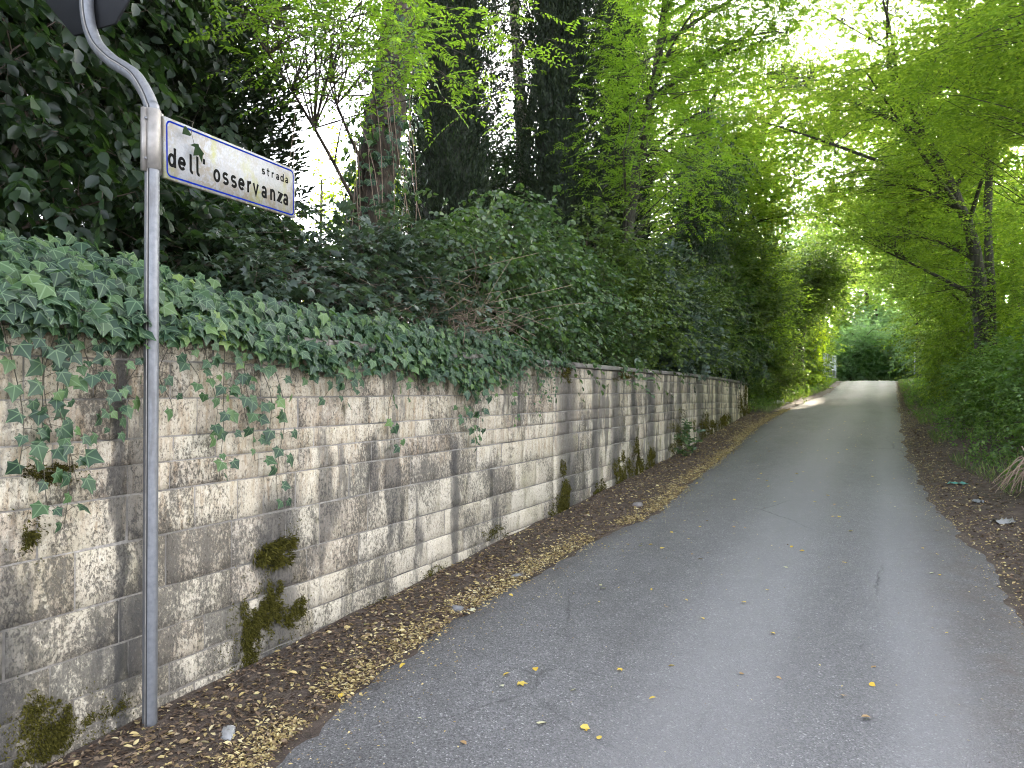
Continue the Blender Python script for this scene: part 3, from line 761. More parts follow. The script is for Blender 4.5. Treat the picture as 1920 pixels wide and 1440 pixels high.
def ribbon(P, hw):
    P = np.asarray(P, float); closed = np.linalg.norm(P[0] - P[-1]) < 1e-6
    kp = [0] + [i for i in range(1, len(P)) if np.linalg.norm(P[i] - P[i - 1]) > 3e-4]; P = P[kp]
    if closed: P = P[:-1]
    if closed: T = np.roll(P, -1, 0) - np.roll(P, 1, 0)
    else: T = np.gradient(P, axis=0)
    T = T / np.linalg.norm(T, axis=1, keepdims=True); N = np.stack([-T[:, 1], T[:, 0]], -1)
    if not closed:
        for i in range(1, len(P) - 1):      # mitre
            a = P[i] - P[i - 1]; c_ = P[i + 1] - P[i]; a /= np.linalg.norm(a); c_ /= np.linalg.norm(c_)
            co = max(.45, math.sqrt(max(0, (1 + float(a @ c_)) / 2))); N[i] /= co
    L_, R_ = P + N * hw, P - N * hw
    n = len(P); V = np.concatenate([L_, R_]); k = n if closed else n - 1
    return V, [[i, n + i, n + (i + 1) % n, (i + 1) % n] for i in range(k)]
def word(text, spots, v0, xh, cw, hw):
    for ch, u0 in zip(text, spots):
        V, F, ly = [], [], 0
        for P in GL[ch]:
            P2 = [(u0 + x * cw, v0 + y * xh) for x, y in P]
            rv, rf = ribbon(P2, hw); o_ = len(V)
            V += [tuple(plate_pt(u, v, .0008 + ly * .0003)) for u, v in rv]; F += [[i + o_ for i in f] for f in rf]; ly += 1
        subpart(link('letter', mesh('letter', V, F), M['ink']), plate)
fs = [.022, .084, .152, .197, .240, .322, .386, .448, .508, .573, .624, .694, .768, .834, .886]
word("dell'osservanza", [f * PL for f in fs], .060, .062, .052, .0074)
fs2 = [.698 + i * .0415 for i in range(6)]
word('strada', [f * PL for f in fs2], .185, .031, .034, .0037)
# the back of a stop sign higher on the pole
cx, cz_, yb_ = PX - .452, 3.706, PYY - 0.045
oc = [(cx + .39 * math.cos(R(22.5 + 45 * k)), cz_ + .39 * math.sin(R(22.5 + 45 * k))) for k in range(8)]
yb_ = PYY + .036
V = [(x, yb_, z) for x, z in oc] + [(x, yb_ + .014, z) for x, z in oc]
F = [list(range(8)), list(range(15, 7, -1))] + [[i, 8 + i, 8 + (i + 1) % 8, (i + 1) % 8] for i in range(8)]
tag(into(link('octagonal_sign', mesh('octagonal_sign', V, F), M['signback']), post), 'dark grey back of the octagonal sign at the top')

# ------------------------------------------------------------------ plants: builders
def in_crown(E, n, shell=.35):
    """points through the volumes of ellipsoids E, more of them towards the outside"""
    E = np.asarray(E, float); wv = E[:, 3] * E[:, 4] * E[:, 5]; k = rng.choice(len(E), n, p=wv / wv.sum())
    d = unit(rng.normal(0, 1, (n, 3))); r = rng.uniform(0, 1, n) ** shell
    return E[k, :3] + d * r[:, None] * E[k, 3:6], k

def skeleton(g, trunks, targets, r_limb, limbs=9, k=5):
    """limbs from the trunks, finer branches from limbs to every leaf cluster"""
    S = []
    for T_, rad in trunks:
        T_ = np.asarray(T_, float)
        P = catmull(T_, 5); rr = np.interp(np.linspace(0, 1, len(P)), np.linspace(0, 1, len(rad)), rad)
        for p_, q in zip(P, rr): S.append((p_[0], p_[1], p_[2], q))
    S = np.array(S)
    z0 = S[:, 2].min(); hz = S[:, 2].max() - z0
    cand = S[S[:, 2] > z0 + .18 * hz]
    ts = targets[rng.permutation(len(targets))]
    big = ts[:limbs]; pts = [cand]
    for q in big:
        dist = np.linalg.norm(cand[:, :2] - q[:2], axis=1) * .55
        i = np.argmin(np.abs(cand[:, 2] - (q[2] - dist)) + .4 * dist)
        a = cand[i, :3]; mid_ = (a + q) / 2 + np.array([0, 0, .12 * np.linalg.norm(q - a)]) + rng.normal(0, .06, 3) * np.linalg.norm(q - a)
        P = bez(a, mid_, q, 7); r0 = min(cand[i, 3] * .7, r_limb)
        rr = np.linspace(r0, r0 * .22, 7); tube(g, P, rr, k, False)
        pts.append(np.column_stack([P[1:], rr[1:]]))
    pts = np.concatenate(pts)
    for q in ts[limbs:]:
        dd = np.linalg.norm(pts[:, :3] - q, axis=1) + .9 * np.clip(pts[:, 2] - q[2], 0, None)
        i = rng.choice(np.argsort(dd)[:7]); a = pts[i, :3]; L_ = np.linalg.norm(q - a)
        mid_ = (a + q) / 2 + rng.normal(0, .10, 3) * L_ + np.array([0, 0, .06 * L_])
        r0 = min(pts[i, 3] * .7, .003 + .0038 * L_)
        tube(g, bez(a, mid_, q, 5), np.linspace(r0, .0025, 5), 4, False)

def plant(name, label, cat, trunks, crown, clumps, twigs, tl, nl, ll, lw, T, leafm, barkm, group=None, flat=.5, droop=.15, ang=1.0, spread=.3,
          shell=.4, r_limb=.06, limbs=9, jit=.28, tip=.15, compound=False, trunk_k=9, out=.7, extra=None, center=None, twr=.0018):
    base = trunks[0][0][0]
    if base[1] > 10.5: twr = 0
    root = empty(name, tuple(map(float, base)))
    tag(root, label, cat, group)
    for P, rad in trunks:
        g = Geo(); C = catmull(P, 6); rr = np.interp(np.linspace(0, 1, len(C)), np.linspace(0, 1, len(rad)), rad)
        rr = rr * (1 + .08 * rng.normal(0, 1, len(C)))
        rr[0] *= 1.25
        tube(g, C, rr, trunk_k, True)
        into(link('trunk' if cat == 'tree' else 'stem', g.mesh('trunk', True), barkm), root)
    C, k = in_crown(crown, clumps, shell)
    E = np.asarray(crown, float)
    gb = Geo(); skeleton(gb, trunks, C, r_limb, limbs)
    into(link('branches', gb.mesh('branches', True), barkm), root)
    m_ = clumps * twigs
    cc = np.repeat(C, twigs, 0); kk = np.repeat(k, twigs)
    O = cc + rng.normal(0, spread, (m_, 3)) * np.array([1, 1, 1 - .55 * flat])
    od = unit(cc - (E[kk, :3] if center is None else np.asarray(center)))
    D = out * od + rng.normal(0, .75, (m_, 3)); D[:, 2] *= (1 - flat); D = unit(D)
    g, tw = Geo(), Geo()
    spray(g, tw, O, D, tl * rng.uniform(.6, 1.3, m_), nl, ll, lw, ang, T, jit, droop, opposite=compound, tip_hang=tip, twr=twr)
    into(link('crown' if cat == 'tree' else 'foliage', g.mesh('crown'), leafm), root)
    if twr > 0: into(link('twigs', tw.mesh('twigs'), M['twig']), root)
    return root

def cypress(name, label, base, height, rad, n, leafm, group=None, trunk_r=.16, lean=(0, 0), low=.0, tl=.22, airy=0.0, nl=7):
    base = np.asarray(base, float)
    root = empty(name, tuple(base)); tag(root, label, 'tree', group)
    top = base + np.array([lean[0], lean[1], height])
    g = Geo(); P = base + (top - base) * np.linspace(-.03, .96, 8)[:, None]
    tube(g, P, np.linspace(trunk_r, .02, 8), 8); into(link('trunk', g.mesh('trunk', True), M['bark_dark']), root)
    s = rng.uniform(low, 1, n) ** .9
    th = rng.uniform(0, 2 * math.pi, n)
    lump = .72 + .5 * hash_noise(th * 1.6, s * height * .9, 1.0, int(height * 7) % 31)
    prof_ = np.interp(s, [0, .06, .3, .7, 1], [.75, .95, 1.0, .8, .06])
    r_ = rad * prof_ * lump * rng.uniform(.55 - .3 * airy, 1.05, n)
    O = base + (top - base) * s[:, None] + np.stack([r_ * np.cos(th), r_ * np.sin(th), np.zeros(n)], -1)
    D = np.stack([np.cos(th) * .45, np.sin(th) * .45, np.full(n, .9)], -1) + rng.normal(0, .28, (n, 3))
    if airy: D[:, 2] -= airy
    g, tw = Geo(), Geo()
    spray(g, None, O, D, tl * rng.uniform(.6, 1.3, n), nl, .085, .026, .5, NEEDLE, .4, 0, tip_hang=-.1)
    into(link('crown', g.mesh('crown'), leafm), root)
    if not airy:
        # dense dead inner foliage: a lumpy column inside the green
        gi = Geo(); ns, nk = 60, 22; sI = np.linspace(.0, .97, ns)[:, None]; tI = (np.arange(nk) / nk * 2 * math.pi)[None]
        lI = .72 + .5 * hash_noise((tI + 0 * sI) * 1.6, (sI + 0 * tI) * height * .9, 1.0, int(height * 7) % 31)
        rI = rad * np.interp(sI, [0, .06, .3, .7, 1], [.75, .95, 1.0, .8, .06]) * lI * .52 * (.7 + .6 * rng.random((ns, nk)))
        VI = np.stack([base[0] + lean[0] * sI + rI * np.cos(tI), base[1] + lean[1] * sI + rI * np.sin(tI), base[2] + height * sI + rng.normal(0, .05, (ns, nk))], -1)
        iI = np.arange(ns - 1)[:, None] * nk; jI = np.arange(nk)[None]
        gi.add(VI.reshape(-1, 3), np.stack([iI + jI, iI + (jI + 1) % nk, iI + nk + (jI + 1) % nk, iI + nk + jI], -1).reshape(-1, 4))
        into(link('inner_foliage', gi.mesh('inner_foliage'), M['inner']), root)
    gb = Geo()
    for i in rng.integers(0, n, 90):
        a = base + (top - base) * max(0, s[i] - .06); tube(gb, bez(a, (a + O[i]) / 2 - UP * .05, O[i], 4), np.linspace(.014, .004, 4), 4, False)
    into(link('branches', gb.mesh('branches', True), M['bark_dark']), root)
    return root

def ivy_on(root, P, rad, n, ll, mat=None, spread=.06, name='climbing_ivy'):
    """ivy leaves climbing a trunk"""
    P = catmull(P, 8); i = rng.integers(0, len(P) - 1, n); t_ = rng.uniform(0, 1, n)
    c = P[i] * (1 - t_)[:, None] + P[i + 1] * t_[:, None]; rr = np.interp(i / len(P), np.linspace(0, 1, len(rad)), rad)
    th = rng.uniform(0, 2 * math.pi, n); o = np.stack([np.cos(th), np.sin(th), np.zeros(n)], -1)
    pos = c + o * (rr + np.abs(rng.normal(0, spread, n)) + .01)[:, None]
    d = np.stack([rng.normal(0, .5, n), rng.normal(0, .5, n), -np.ones(n)], -1) + o * .4
    g = Geo(); leaves(g, pos, d, o + rng.normal(0, .35, (n, 3)) + UP * .3, ll * rng.uniform(.6, 1.2, n), ll * rng.uniform(.6, 1.2, n), IVY)
    tag(into(link(name, g.mesh(name), mat or M['ivy']), root), kind='stuff')

def dup(root, name, loc, rotz=0.0, sc=1.0, label=None, group=None, leafm=None):
    """a copy of a plant with copies of its parts"""
    r = root.copy(); COL.objects.link(r); r.name = name
    r.location = loc; r.rotation_euler = (0, 0, rotz)
    r.scale = (sc, sc, sc) if isinstance(sc, (int, float)) else sc
    if label: r['label'] = label
    if group: r['group'] = group
    for ch in list(root.children):
        c = ch.copy(); COL.objects.link(c); mi = ch.matrix_parent_inverse.copy(); c.parent = r; c.matrix_parent_inverse = mi
        if leafm is not None and c.name.split('.')[0] in ('crown', 'foliage'):
            c.material_slots[0].link = 'OBJECT'; c.material_slots[0].material = leafm
    return r

# ------------------------------------------------------------------ left bank: ivy over the wall
ivy = empty('ivy_plant', (-3.5, 3.0, 1.9))
tag(ivy, 'dark green ivy mat spilling over the coping with strands hanging down the wall', 'ivy')
IP, ID, IN, IS = [], [], [], []
def addivy(pos, d, n, s):
    IP.append(pos); ID.append(d); IN.append(n); IS.append(s)
# mat on top and over the edge
n = 6400
y = .9 + 6.7 * rng.uniform(0, 1, n) ** 1.05
s = rng.uniform(0, 1, n)
crest = np.interp(y, [0, 2.6, 3.6, 5, 7.6], [2.24, 2.22, 2.13, 2.06, 2.02])
xs = np.stack([np.full(n, -4.5), np.full(n, -3.75), np.full(n, -3.25), np.full(n, -3.0), np.full(n, -2.965)], 1)
zlow = np.interp(y, [1.8, 3.0, 3.4, 3.8, 4.5, 5.2, 5.6, 6.2, 7, 7.5], [1.90, 1.88, 1.83, 1.74, 1.78, 1.68, 1.62, 1.74, 1.76, 1.8])
zs = np.stack([crest + .12, crest + .06, crest - .06, np.maximum(crest - .22 * (crest > 2.1) - .12, zlow + .03), zlow + .12 * (hash_noise(y, y * 0, 3.1, 4) - .5)], 1)
q = s * 4; i0 = np.minimum(q.astype(int), 3); fq = q - i0
ar = np.arange(n)
px_ = xs[ar, i0] * (1 - fq) + xs[ar, i0 + 1] * fq; pz_ = zs[ar, i0] * (1 - fq) + zs[ar, i0 + 1] * fq
lump = .10 * (hash_noise(y, px_ * 2 + s, 2.6, 3) - .4)
pos = np.stack([px_ + lump * .6 + rng.normal(0, .03, n), y, pz_ + lump + rng.normal(0, .035, n)], -1)
on = np.stack([np.interp(s, [0, .5, .8, 1], [.35, .6, 1.2, 1.5]), rng.normal(0, .35, n), np.interp(s, [0, .5, 1], [1.0, .8, .35])], -1) + rng.normal(0, .22, (n, 3))
d = np.stack([rng.normal(.45, .45, n), rng.normal(0, .65, n), rng.normal(-.75, .3, n)], -1)
keep = ~((pos[:, 2] < 1.86) & (hash_noise(y, y * 0, 2.2, 8) < .35))
addivy(pos[keep], d[keep], on[keep], rng.uniform(.045, .085, keep.sum()) * np.interp(y[keep], [2, 5, 7.6], [1.05, .95, .62]))
n = 1500
y = 2.75 + 4.2 * rng.uniform(0, 1, n); hang = .10 * (hash_noise(y, y * 0, 2.4, 21) - .3)
s = rng.uniform(0, 1, n)
pos = np.stack([-3.2 + .24 * s + rng.normal(0, .025, n), y, np.where(s < .6, 2.10 - .1 * s / .6, 2.0 - (2.0 - np.interp(y, [2.7, 3.0, 3.4, 3.8, 4.5, 5.2, 5.6, 6.2, 7], [1.90, 1.89, 1.83, 1.74, 1.78, 1.68, 1.62, 1.74, 1.78])) * (s - .6) / .4) - hang * s * .5 + rng.normal(0, .035, n)], -1)
addivy(pos, np.stack([rng.normal(.4, .4, n), rng.normal(0, .6, n), rng.normal(-.8, .3, n)], -1), np.stack([np.full(n, 1.1), rng.normal(0, .35, n), rng.normal(.6, .3, n)], -1), rng.uniform(.05, .085, n) * np.interp(y, [3, 7], [1.0, .7]))
# hanging strands: (y, z of the end, drift along the wall, leaf size, number of leaves)
strands = [(1.80, 1.30, .10, .060, 12), (1.90, 1.12, .12, .066, 16), (1.96, 1.45, .05, .07, 10), (2.02, 1.22, .08, .070, 13), (2.10, 1.05, -.06, .060, 14), (2.16, 1.38, .10, .05, 13), (2.22, 1.50, .06, .055, 9),
           (2.26, 1.42, -.05, .052, 10), (2.34, 1.55, .05, .06, 7), (2.56, 1.50, -.02, .055, 8), (2.66, 1.60, .05, .06, 7), (2.76, 1.36, .10, .058, 12), (2.86, 1.16, .06, .058, 15), (2.98, 1.40, .10, .058, 12), (3.06, 1.22, .05, .06, 13), (3.16, 1.30, .08, .062, 12), (3.26, .97, .07, .064, 13),
           (3.45, 1.68, .05, .06, 6), (3.72, 1.55, .0, .055, 8), (3.86, 1.50, .05, .058, 9), (4.0, 1.60, -.05, .05, 8), (4.36, 1.20, .08, .062, 12), (4.52, 1.55, .05, .052, 8), (4.75, 1.62, .1, .05, 7),
           (5.30, 1.30, .06, .05, 15), (5.44, 1.14, .10, .056, 22), (5.56, 1.18, .05, .06, 22), (5.9, 1.50, .05, .042, 12), (6.15, 1.30, .22, .042, 16), (6.5, 1.55, .05, .036, 14), (6.8, 1.35, .10, .032, 22), (7.0, 1.45, .08, .03, 22), (7.2, 1.55, .05, .03, 20), (6.9, 1.62, .0, .03, 18), (6.3, 1.62, .0, .036, 16)]
gs = Geo()
for y0, ze, dr, sz, k in strands:
    z0 = 1.93; L_ = z0 - ze
    tt = np.linspace(0, 1, 14)
    P = np.stack([-2.99 - .025 * tt + .02 * np.sin(tt * 9 + y0 * 7), y0 + dr * tt ** 1.3 + .035 * np.sin(tt * 6 + y0 * 13), z0 - L_ * tt], -1)
    P = np.concatenate([[[-3.25, y0 - .05, 2.02]], P])
    tube(gs, P, np.linspace(.0028, .0014, 15), 5, False)
    u = np.sort(np.clip(np.linspace(.12, 1, k) + rng.normal(0, .03, k), .05, 1)); j = u * 13
    b0 = np.stack([np.interp(j, np.arange(14), P[1:, c_]) for c_ in range(3)], -1)
    side = np.where(np.arange(k) % 2 == 0, 1, -1)
    st = np.stack([rng.uniform(.015, .05, k), side * rng.uniform(.012, .05, k), rng.uniform(-.02, .03, k)], -1)
    for a_, b_ in zip(b0, b0 + st): tube(gs, [a_, (a_ + b_) / 2 + [0, 0, .006], b_], .0011, 4, False)
    addivy(b0 + st, np.stack([rng.normal(.15, .3, k), side * rng.uniform(.1, .9, k), rng.uniform(-1.1, -.35, k)], -1),
           np.stack([np.full(k, 1.0), rng.normal(0, .35, k), rng.normal(.25, .35, k)], -1), sz * rng.uniform(.55, 1.25, k))
tag(into(link('ivy_stems', gs.mesh('ivy_stems'), M['ivystem']), ivy), kind='stuff')
IP, ID, IN, IS = map(np.concatenate, (IP, ID, IN, IS))
# the 300 leaves that show largest: in front (towards the road) and near
dep = .4305 * -IP[:, 0] + .9026 * IP[:, 1]
score = IS / dep * np.where((IP[:, 0] > -3.1) & (IP[:, 1] > 1.86), 1, 0.0) * np.where(IP[:, 2] < 1.95, 1.4, 1)
order = np.argsort(-score); near, rest = order[:300], order[300:]
im = [mesh('ivy_leaf', T_[0], T_[1], uv=np.stack([T_[0][:, 0], T_[0][:, 1] + .5], -1)) for T_ in (IVY, MAPLE)]
for q in im: q.materials.append(M['ivy'])
for i in near:
    o = bpy.data.objects.new('ivy_leaf', im[0] if rng.random() < .8 else im[1]); COL.objects.link(o)
    x = Vector(unit(ID[i])); z = Vector(IN[i]); z = (z - x * z.dot(x)).normalized(); y_ = z.cross(x)
    sx_ = float(IS[i])
    mt = Matrix((x * sx_, y_ * sx_ * float(rng.uniform(.9, 1.15)), z * sx_)).transposed().to_4x4(); mt.translation = Vector(IP[i])
    o.matrix_basis = mt; into(o, ivy)
g = Geo(); leaves(g, IP[rest], ID[rest], IN[rest], IS[rest], IS[rest] * rng.uniform(.9, 1.15, len(rest)), IVY)
tag(into(link('ivy_foliage', g.mesh('ivy_foliage'), M['ivy']), ivy), kind='stuff')

# ------------------------------------------------------------------ left bank: shrubs
def stems(base, tops, r0=.025, wig=.15):
    base = np.asarray(base, float); out = []
    for q in tops:
        q = np.asarray(q, float); a = base + rng.normal(0, .12, 3) * [1, 1, 0]; L_ = np.linalg.norm(q - a)
        out.append((np.array([a, a + (q - a) * .35 + rng.normal(0, wig * .4, 3) * L_ * .4 + UP * .1 * L_, a + (q - a) * .7 + rng.normal(0, wig * .4, 3) * L_ * .4 + UP * .08 * L_, q]), [r0, r0 * .7, r0 * .3]))
    return out
S_ = lambda *a, **k: plant(*a, **k)
# dark creeper-hung hedge behind the pole
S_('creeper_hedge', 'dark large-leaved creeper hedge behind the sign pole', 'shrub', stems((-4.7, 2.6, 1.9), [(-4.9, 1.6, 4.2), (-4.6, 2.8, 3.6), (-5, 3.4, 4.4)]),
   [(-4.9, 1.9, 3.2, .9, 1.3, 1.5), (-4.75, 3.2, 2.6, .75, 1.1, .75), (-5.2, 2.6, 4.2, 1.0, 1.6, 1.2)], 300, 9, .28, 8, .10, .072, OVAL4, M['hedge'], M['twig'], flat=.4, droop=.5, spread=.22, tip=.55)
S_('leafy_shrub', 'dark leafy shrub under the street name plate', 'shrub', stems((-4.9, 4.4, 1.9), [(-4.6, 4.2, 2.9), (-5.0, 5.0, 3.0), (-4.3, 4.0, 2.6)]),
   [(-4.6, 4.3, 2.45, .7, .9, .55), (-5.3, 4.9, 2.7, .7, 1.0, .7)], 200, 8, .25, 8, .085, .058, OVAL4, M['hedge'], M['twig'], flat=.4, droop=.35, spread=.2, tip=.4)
# grey-green field maple arching over the wall
S_('field_maple_shrub', 'grey-green field maple shrub arching over the ivy beside the pole', 'shrub', stems((-4.6, 5.4, 1.9), [(-3.6, 4.2, 2.35), (-3.7, 5.3, 2.5), (-4.0, 6.0, 2.9), (-3.45, 5.6, 2.1), (-4.2, 4.6, 2.8)]),
   [(-3.75, 4.3, 2.30, .55, .9, .28), (-3.60, 5.5, 2.22, .45, .9, .26), (-4.1, 5.2, 2.66, .6, 1.2, .34), (-4.0, 6.2, 2.75, .5, .8, .34)], 205, 7, .26, 8, .064, .066, MAPLE, M['maple'], M['twig'], flat=.55, droop=.35, spread=.15, jit=.22, tip=.25)
S_('round_leaved_vine', 'round-leaved vine with a few yellow leaves leaning over the wall', 'vine', stems((-4.3, 7.2, 1.9), [(-3.6, 6.4, 2.9), (-3.5, 7.2, 2.6), (-3.7, 7.8, 3.2), (-3.4, 7.6, 2.2)]),
   [(-3.75, 6.9, 2.8, .5, .8, .5), (-3.45, 7.4, 2.25, .4, .8, .38), (-3.9, 7.8, 3.1, .5, .8, .5)], 220, 7, .34, 9, .064, .054, OVAL4, M['vine'], M['twig'], flat=.3, droop=.45, spread=.2, tip=.4)
# dry bramble nest under the maple
nest = empty('bramble_nest', (-3.75, 6.2, 1.95)); tag(nest, 'tangle of dry brown bramble stems between the ivy and the vine', 'brambles')
g = Geo()
for _ in range(420):
    a = np.array([-3.6, 6.1, 2.22]) + rng.normal(0, 1, 3) * [.22, .45, .13]; d = rng.normal(0, 1, 3) * [.3, .45, .25] - [0, 0, .1]
    tube(g, bez(a, a + d * .5 + rng.normal(0, .07, 3), a + d, 5), .0022, 4, False)
tag(into(link('bramble_stems', g.mesh('bramble_stems'), M['dry']), nest), kind='stuff')
for (yc, xc, zc, sx_, sy_, sz_, cl, lab, mt_, T_, l1, w1) in [
    (9.4, -4.0, 2.75, .75, 1.3, .85, 150, 'dense green dogwood shrub on the bank behind the mossy coping', 'vine', OVAL4, .06, .04),
    (11.4, -3.85, 3.0, .8, 1.4, 1.1, 170, 'tall mixed green shrub in front of the tallest cypress', 'shrub', RHOMB, .064, .040),
    (13.8, -3.75, 2.9, .75, 1.5, 1.05, 170, 'grey-leaved shrub leaning over the dark streaked part of the wall', 'maple', RHOMB, .066, .058),
    (16.6, -3.8, 3.1, .8, 1.7, 1.25, 170, 'loose green shrub before the ivy-wrapped broken trunk', 'shrub', RHOMB, .07, .044),
    (19.6, -3.7, 2.9, .8, 1.5, 1.2, 150, 'green shrub hanging over the far end of the stone wall', 'hedge', RHOMB, .075, .05)]:
    S_('bank_shrub', lab, 'shrub', stems((xc - .5, yc, 1.9), [(xc + .4, yc - .8, zc), (xc, yc + .6, zc + .6), (xc - .2, yc - .2, zc + sz_), (xc + .5, yc + .3, zc - .5)]),
       [(xc, yc, zc, sx_, sy_, sz_), (xc + .45, yc + .2, zc - .5, .5, sy_, .42), (xc + .1, yc - .5, zc + sz_ * .6, .5, .7, .6)], int(cl * 1.1), 9, .36, 10, l1 * 1.22, w1 * 1.25, T_, M[mt_], M['twig'], group='shrubs along the bank above the wall', flat=.45, droop=.3, spread=.22, tip=.25)

sp_ = empty('creeper_sprig', tuple(plate_pt(.1, .30, .03))); tag(sp_, 'two dark creeper leaves hanging in front of the street name plate', 'leaves')
g = Geo(); tube(g, [plate_pt(.20, .36, -.12), plate_pt(.16, .30, .02), plate_pt(.13, .24, .035), plate_pt(.145, .20, .035), plate_pt(.165, .155, .03)], .0014, 5, False)
into(link('stem', g.mesh('stem'), M['ivystem']), sp_)
for (u_, v_), (du, dv), s_, T_ in (((.115, .245), (-.8, -.45), .062, BIGLEAF), ((.150, .195), (.35, -.9), .095, MAPLE), ((.185, .285), (.6, -.3), .04, OVAL)):
    g = Geo(); d_ = np.array(pu * du + pvv * dv + pw * .25)
    leaves(g, np.array([plate_pt(u_, v_, .034)]), d_[None], np.array(pw)[None] + [[0, 0, .3]], np.array([s_]), np.array([s_ * .85]), T_)
    into(link('leaf', g.mesh('leaf'), M['sprig']), sp_)

# ------------------------------------------------------------------ left bank: trees
CG = 'cypresses on the bank'
cyp = cypress('columnar_cypress', 'tall dense columnar cypress right of the forked pale trunk', (-4.65, 11.6, 2.0), 12, .62, 14500, M['cypress'], CG)
dup(cyp, 'dark_cypress', (-6.3, 5.3, 2.0), 1.1, (1.7, 1.7, .75), 'dark bushy cypress behind the bend of the sign pole')
dup(cyp, 'slim_cypress', (-5.2, 8.9, 1.9), 2.3, (.85, .85, .9), 'dark slim cypress beside the red-brown ivy-hung trunk')
dup(cyp, 'distant_cypress', (-5.0, 15.8, 1.9), 3.6, (1.0, 1.0, 1.1), 'dark cypress half hidden behind the bright robinia leaves')
cypress('feathery_conifer', 'thin feathery conifer letting the sky through, left of the forked trunk', (-5.9, 10.9, 2.0), 10.5, .75, 8000, M['cypress'], CG, airy=.7, tl=.34)
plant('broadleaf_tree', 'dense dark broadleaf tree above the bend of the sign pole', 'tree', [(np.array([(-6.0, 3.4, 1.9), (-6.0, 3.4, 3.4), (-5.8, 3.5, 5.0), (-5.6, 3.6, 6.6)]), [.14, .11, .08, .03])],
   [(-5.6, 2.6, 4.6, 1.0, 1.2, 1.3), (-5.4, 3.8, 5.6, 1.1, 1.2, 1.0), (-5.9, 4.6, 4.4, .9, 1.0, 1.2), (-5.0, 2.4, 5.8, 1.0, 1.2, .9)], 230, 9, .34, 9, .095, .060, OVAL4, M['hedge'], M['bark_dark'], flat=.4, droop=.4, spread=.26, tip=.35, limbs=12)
# leaning red-brown trunk with ivy
P = np.array([(-4.95, 6.55, 1.8), (-4.85, 6.6, 2.8), (-4.72, 6.65, 4.0), (-4.5, 6.75, 5.6), (-4.3, 6.9, 7.4), (-4.0, 7.0, 9.0)])
q = plant('robinia_tree', 'leaning red-brown robinia trunk wrapped in ivy with bright leaves above', 'tree', [(P, [.27, .22, .18, .10])],
   [(-2.75, 4.4, 3.72, .55, .8, .26), (-3.5, 4.6, 4.05, .7, .8, .34), (-3.1, 5.3, 4.3, .8, .9, .32), (-4.2, 5.0, 4.55, .8, .9, .42), (-3.3, 4.2, 4.5, .9, .8, .3), (-4.8, 7.0, 8.0, 1.6, 1.6, .8)], 300, 7, .26, 15, .046, .022, RHOMB, M['robinia'], M['bark_red'],
   flat=.7, droop=.3, ang=1.25, spread=.16, compound=True, jit=.14, r_limb=.024, limbs=10, tip=.12, out=.5)
ivy_on(q, P[:4], [.27, .22, .17], 1300, .08, spread=.09)
g = Geo()
for _ in range(26):
    a = np.array([-4.6, 6.5, 4.6]) + rng.normal(0, 1, 3) * [.25, .45, .7]
    tube(g, bez(a, a + [0, 0, -.9] + rng.normal(0, .15, 3), a + np.array([rng.normal(.1, .2), rng.normal(0, .3), -1.9]), 8), .004, 4, False)
tag(into(link('hanging_creepers', g.mesh('hanging_creepers'), M['dry']), q), kind='stuff')
# foliage glimpsed through the gap
plant('background_tree', 'pale backlit tree glimpsed behind the street name plate', 'tree', [(np.array([(-9.6, 11.5, 1.9), (-9.5, 11.5, 3.4), (-9.3, 11.3, 5.5)]), [.06, .04, .015])],
   [(-9.2, 11.2, 3.6, 1.4, 1.8, 1.1), (-8.6, 12.5, 5.4, 1.1, 1.4, 1.0)], 170, 8, .4, 9, .09, .06, RHOMB, M['yellowbush'], M['bark_dark'], flat=.4, spread=.3)
# forked pale trunk
P1 = np.array([(-5.9, 12.8, 1.9), (-5.85, 12.75, 4.2), (-5.84, 12.7, 6.2), (-5.95, 12.6, 8.3), (-6.0, 12.6, 10.5)])
P2 = np.array([(-5.84, 12.7, 5.9), (-5.70, 12.8, 6.8), (-5.55, 13.0, 8.6), (-5.5, 13.1, 10.5)])
q = plant('forked_tree', 'slim pale forked trunk between two dark cypresses', 'tree', [(P1, [.17, .14, .11, .07]), (P2, [.09, .07, .05])],
   [(-6.0, 12.8, 10.6, 1.4, 1.4, 1.3)], 70, 8, .35, 9, .07, .045, RHOMB, M['robinia'], M['bark_pale'], flat=.4)
ivy_on(q, P1[:3], [.17, .14, .12], 260, .07, spread=.05)
# bright robinia over the middle of the wall
P = np.array([(-4.3, 13.6, 1.9), (-4.2, 13.5, 3.6), (-3.9, 13.2, 5.2), (-3.4, 12.8, 7.0), (-3.0, 12.4, 9.0)])
plant('robinia_tree', 'bright yellow-green robinia with layered feathery leaves over the wall', 'tree', [(P, [.13, .11, .08, .04])],
   [(-2.9, 12.2, 6.6, 1.4, 1.6, .9), (-3.4, 11.0, 5.2, .8, 1.1, .8), (-2.4, 13.4, 7.9, 1.6, 1.8, .9), (-3.2, 11.8, 8.6, 1.5, 1.6, .8), (-3.3, 14.6, 5.6, .8, 1.4, .9), (-1.3, 13.6, 8.8, 1.5, 1.6, .7)], 560, 10, .32, 15, .057, .028, RHOMB, M['robinia'], M['bark_dark'],
   flat=.75, droop=.22, ang=1.25, spread=.26, compound=True, jit=.14, r_limb=.045, limbs=14, tip=.1, out=.5)
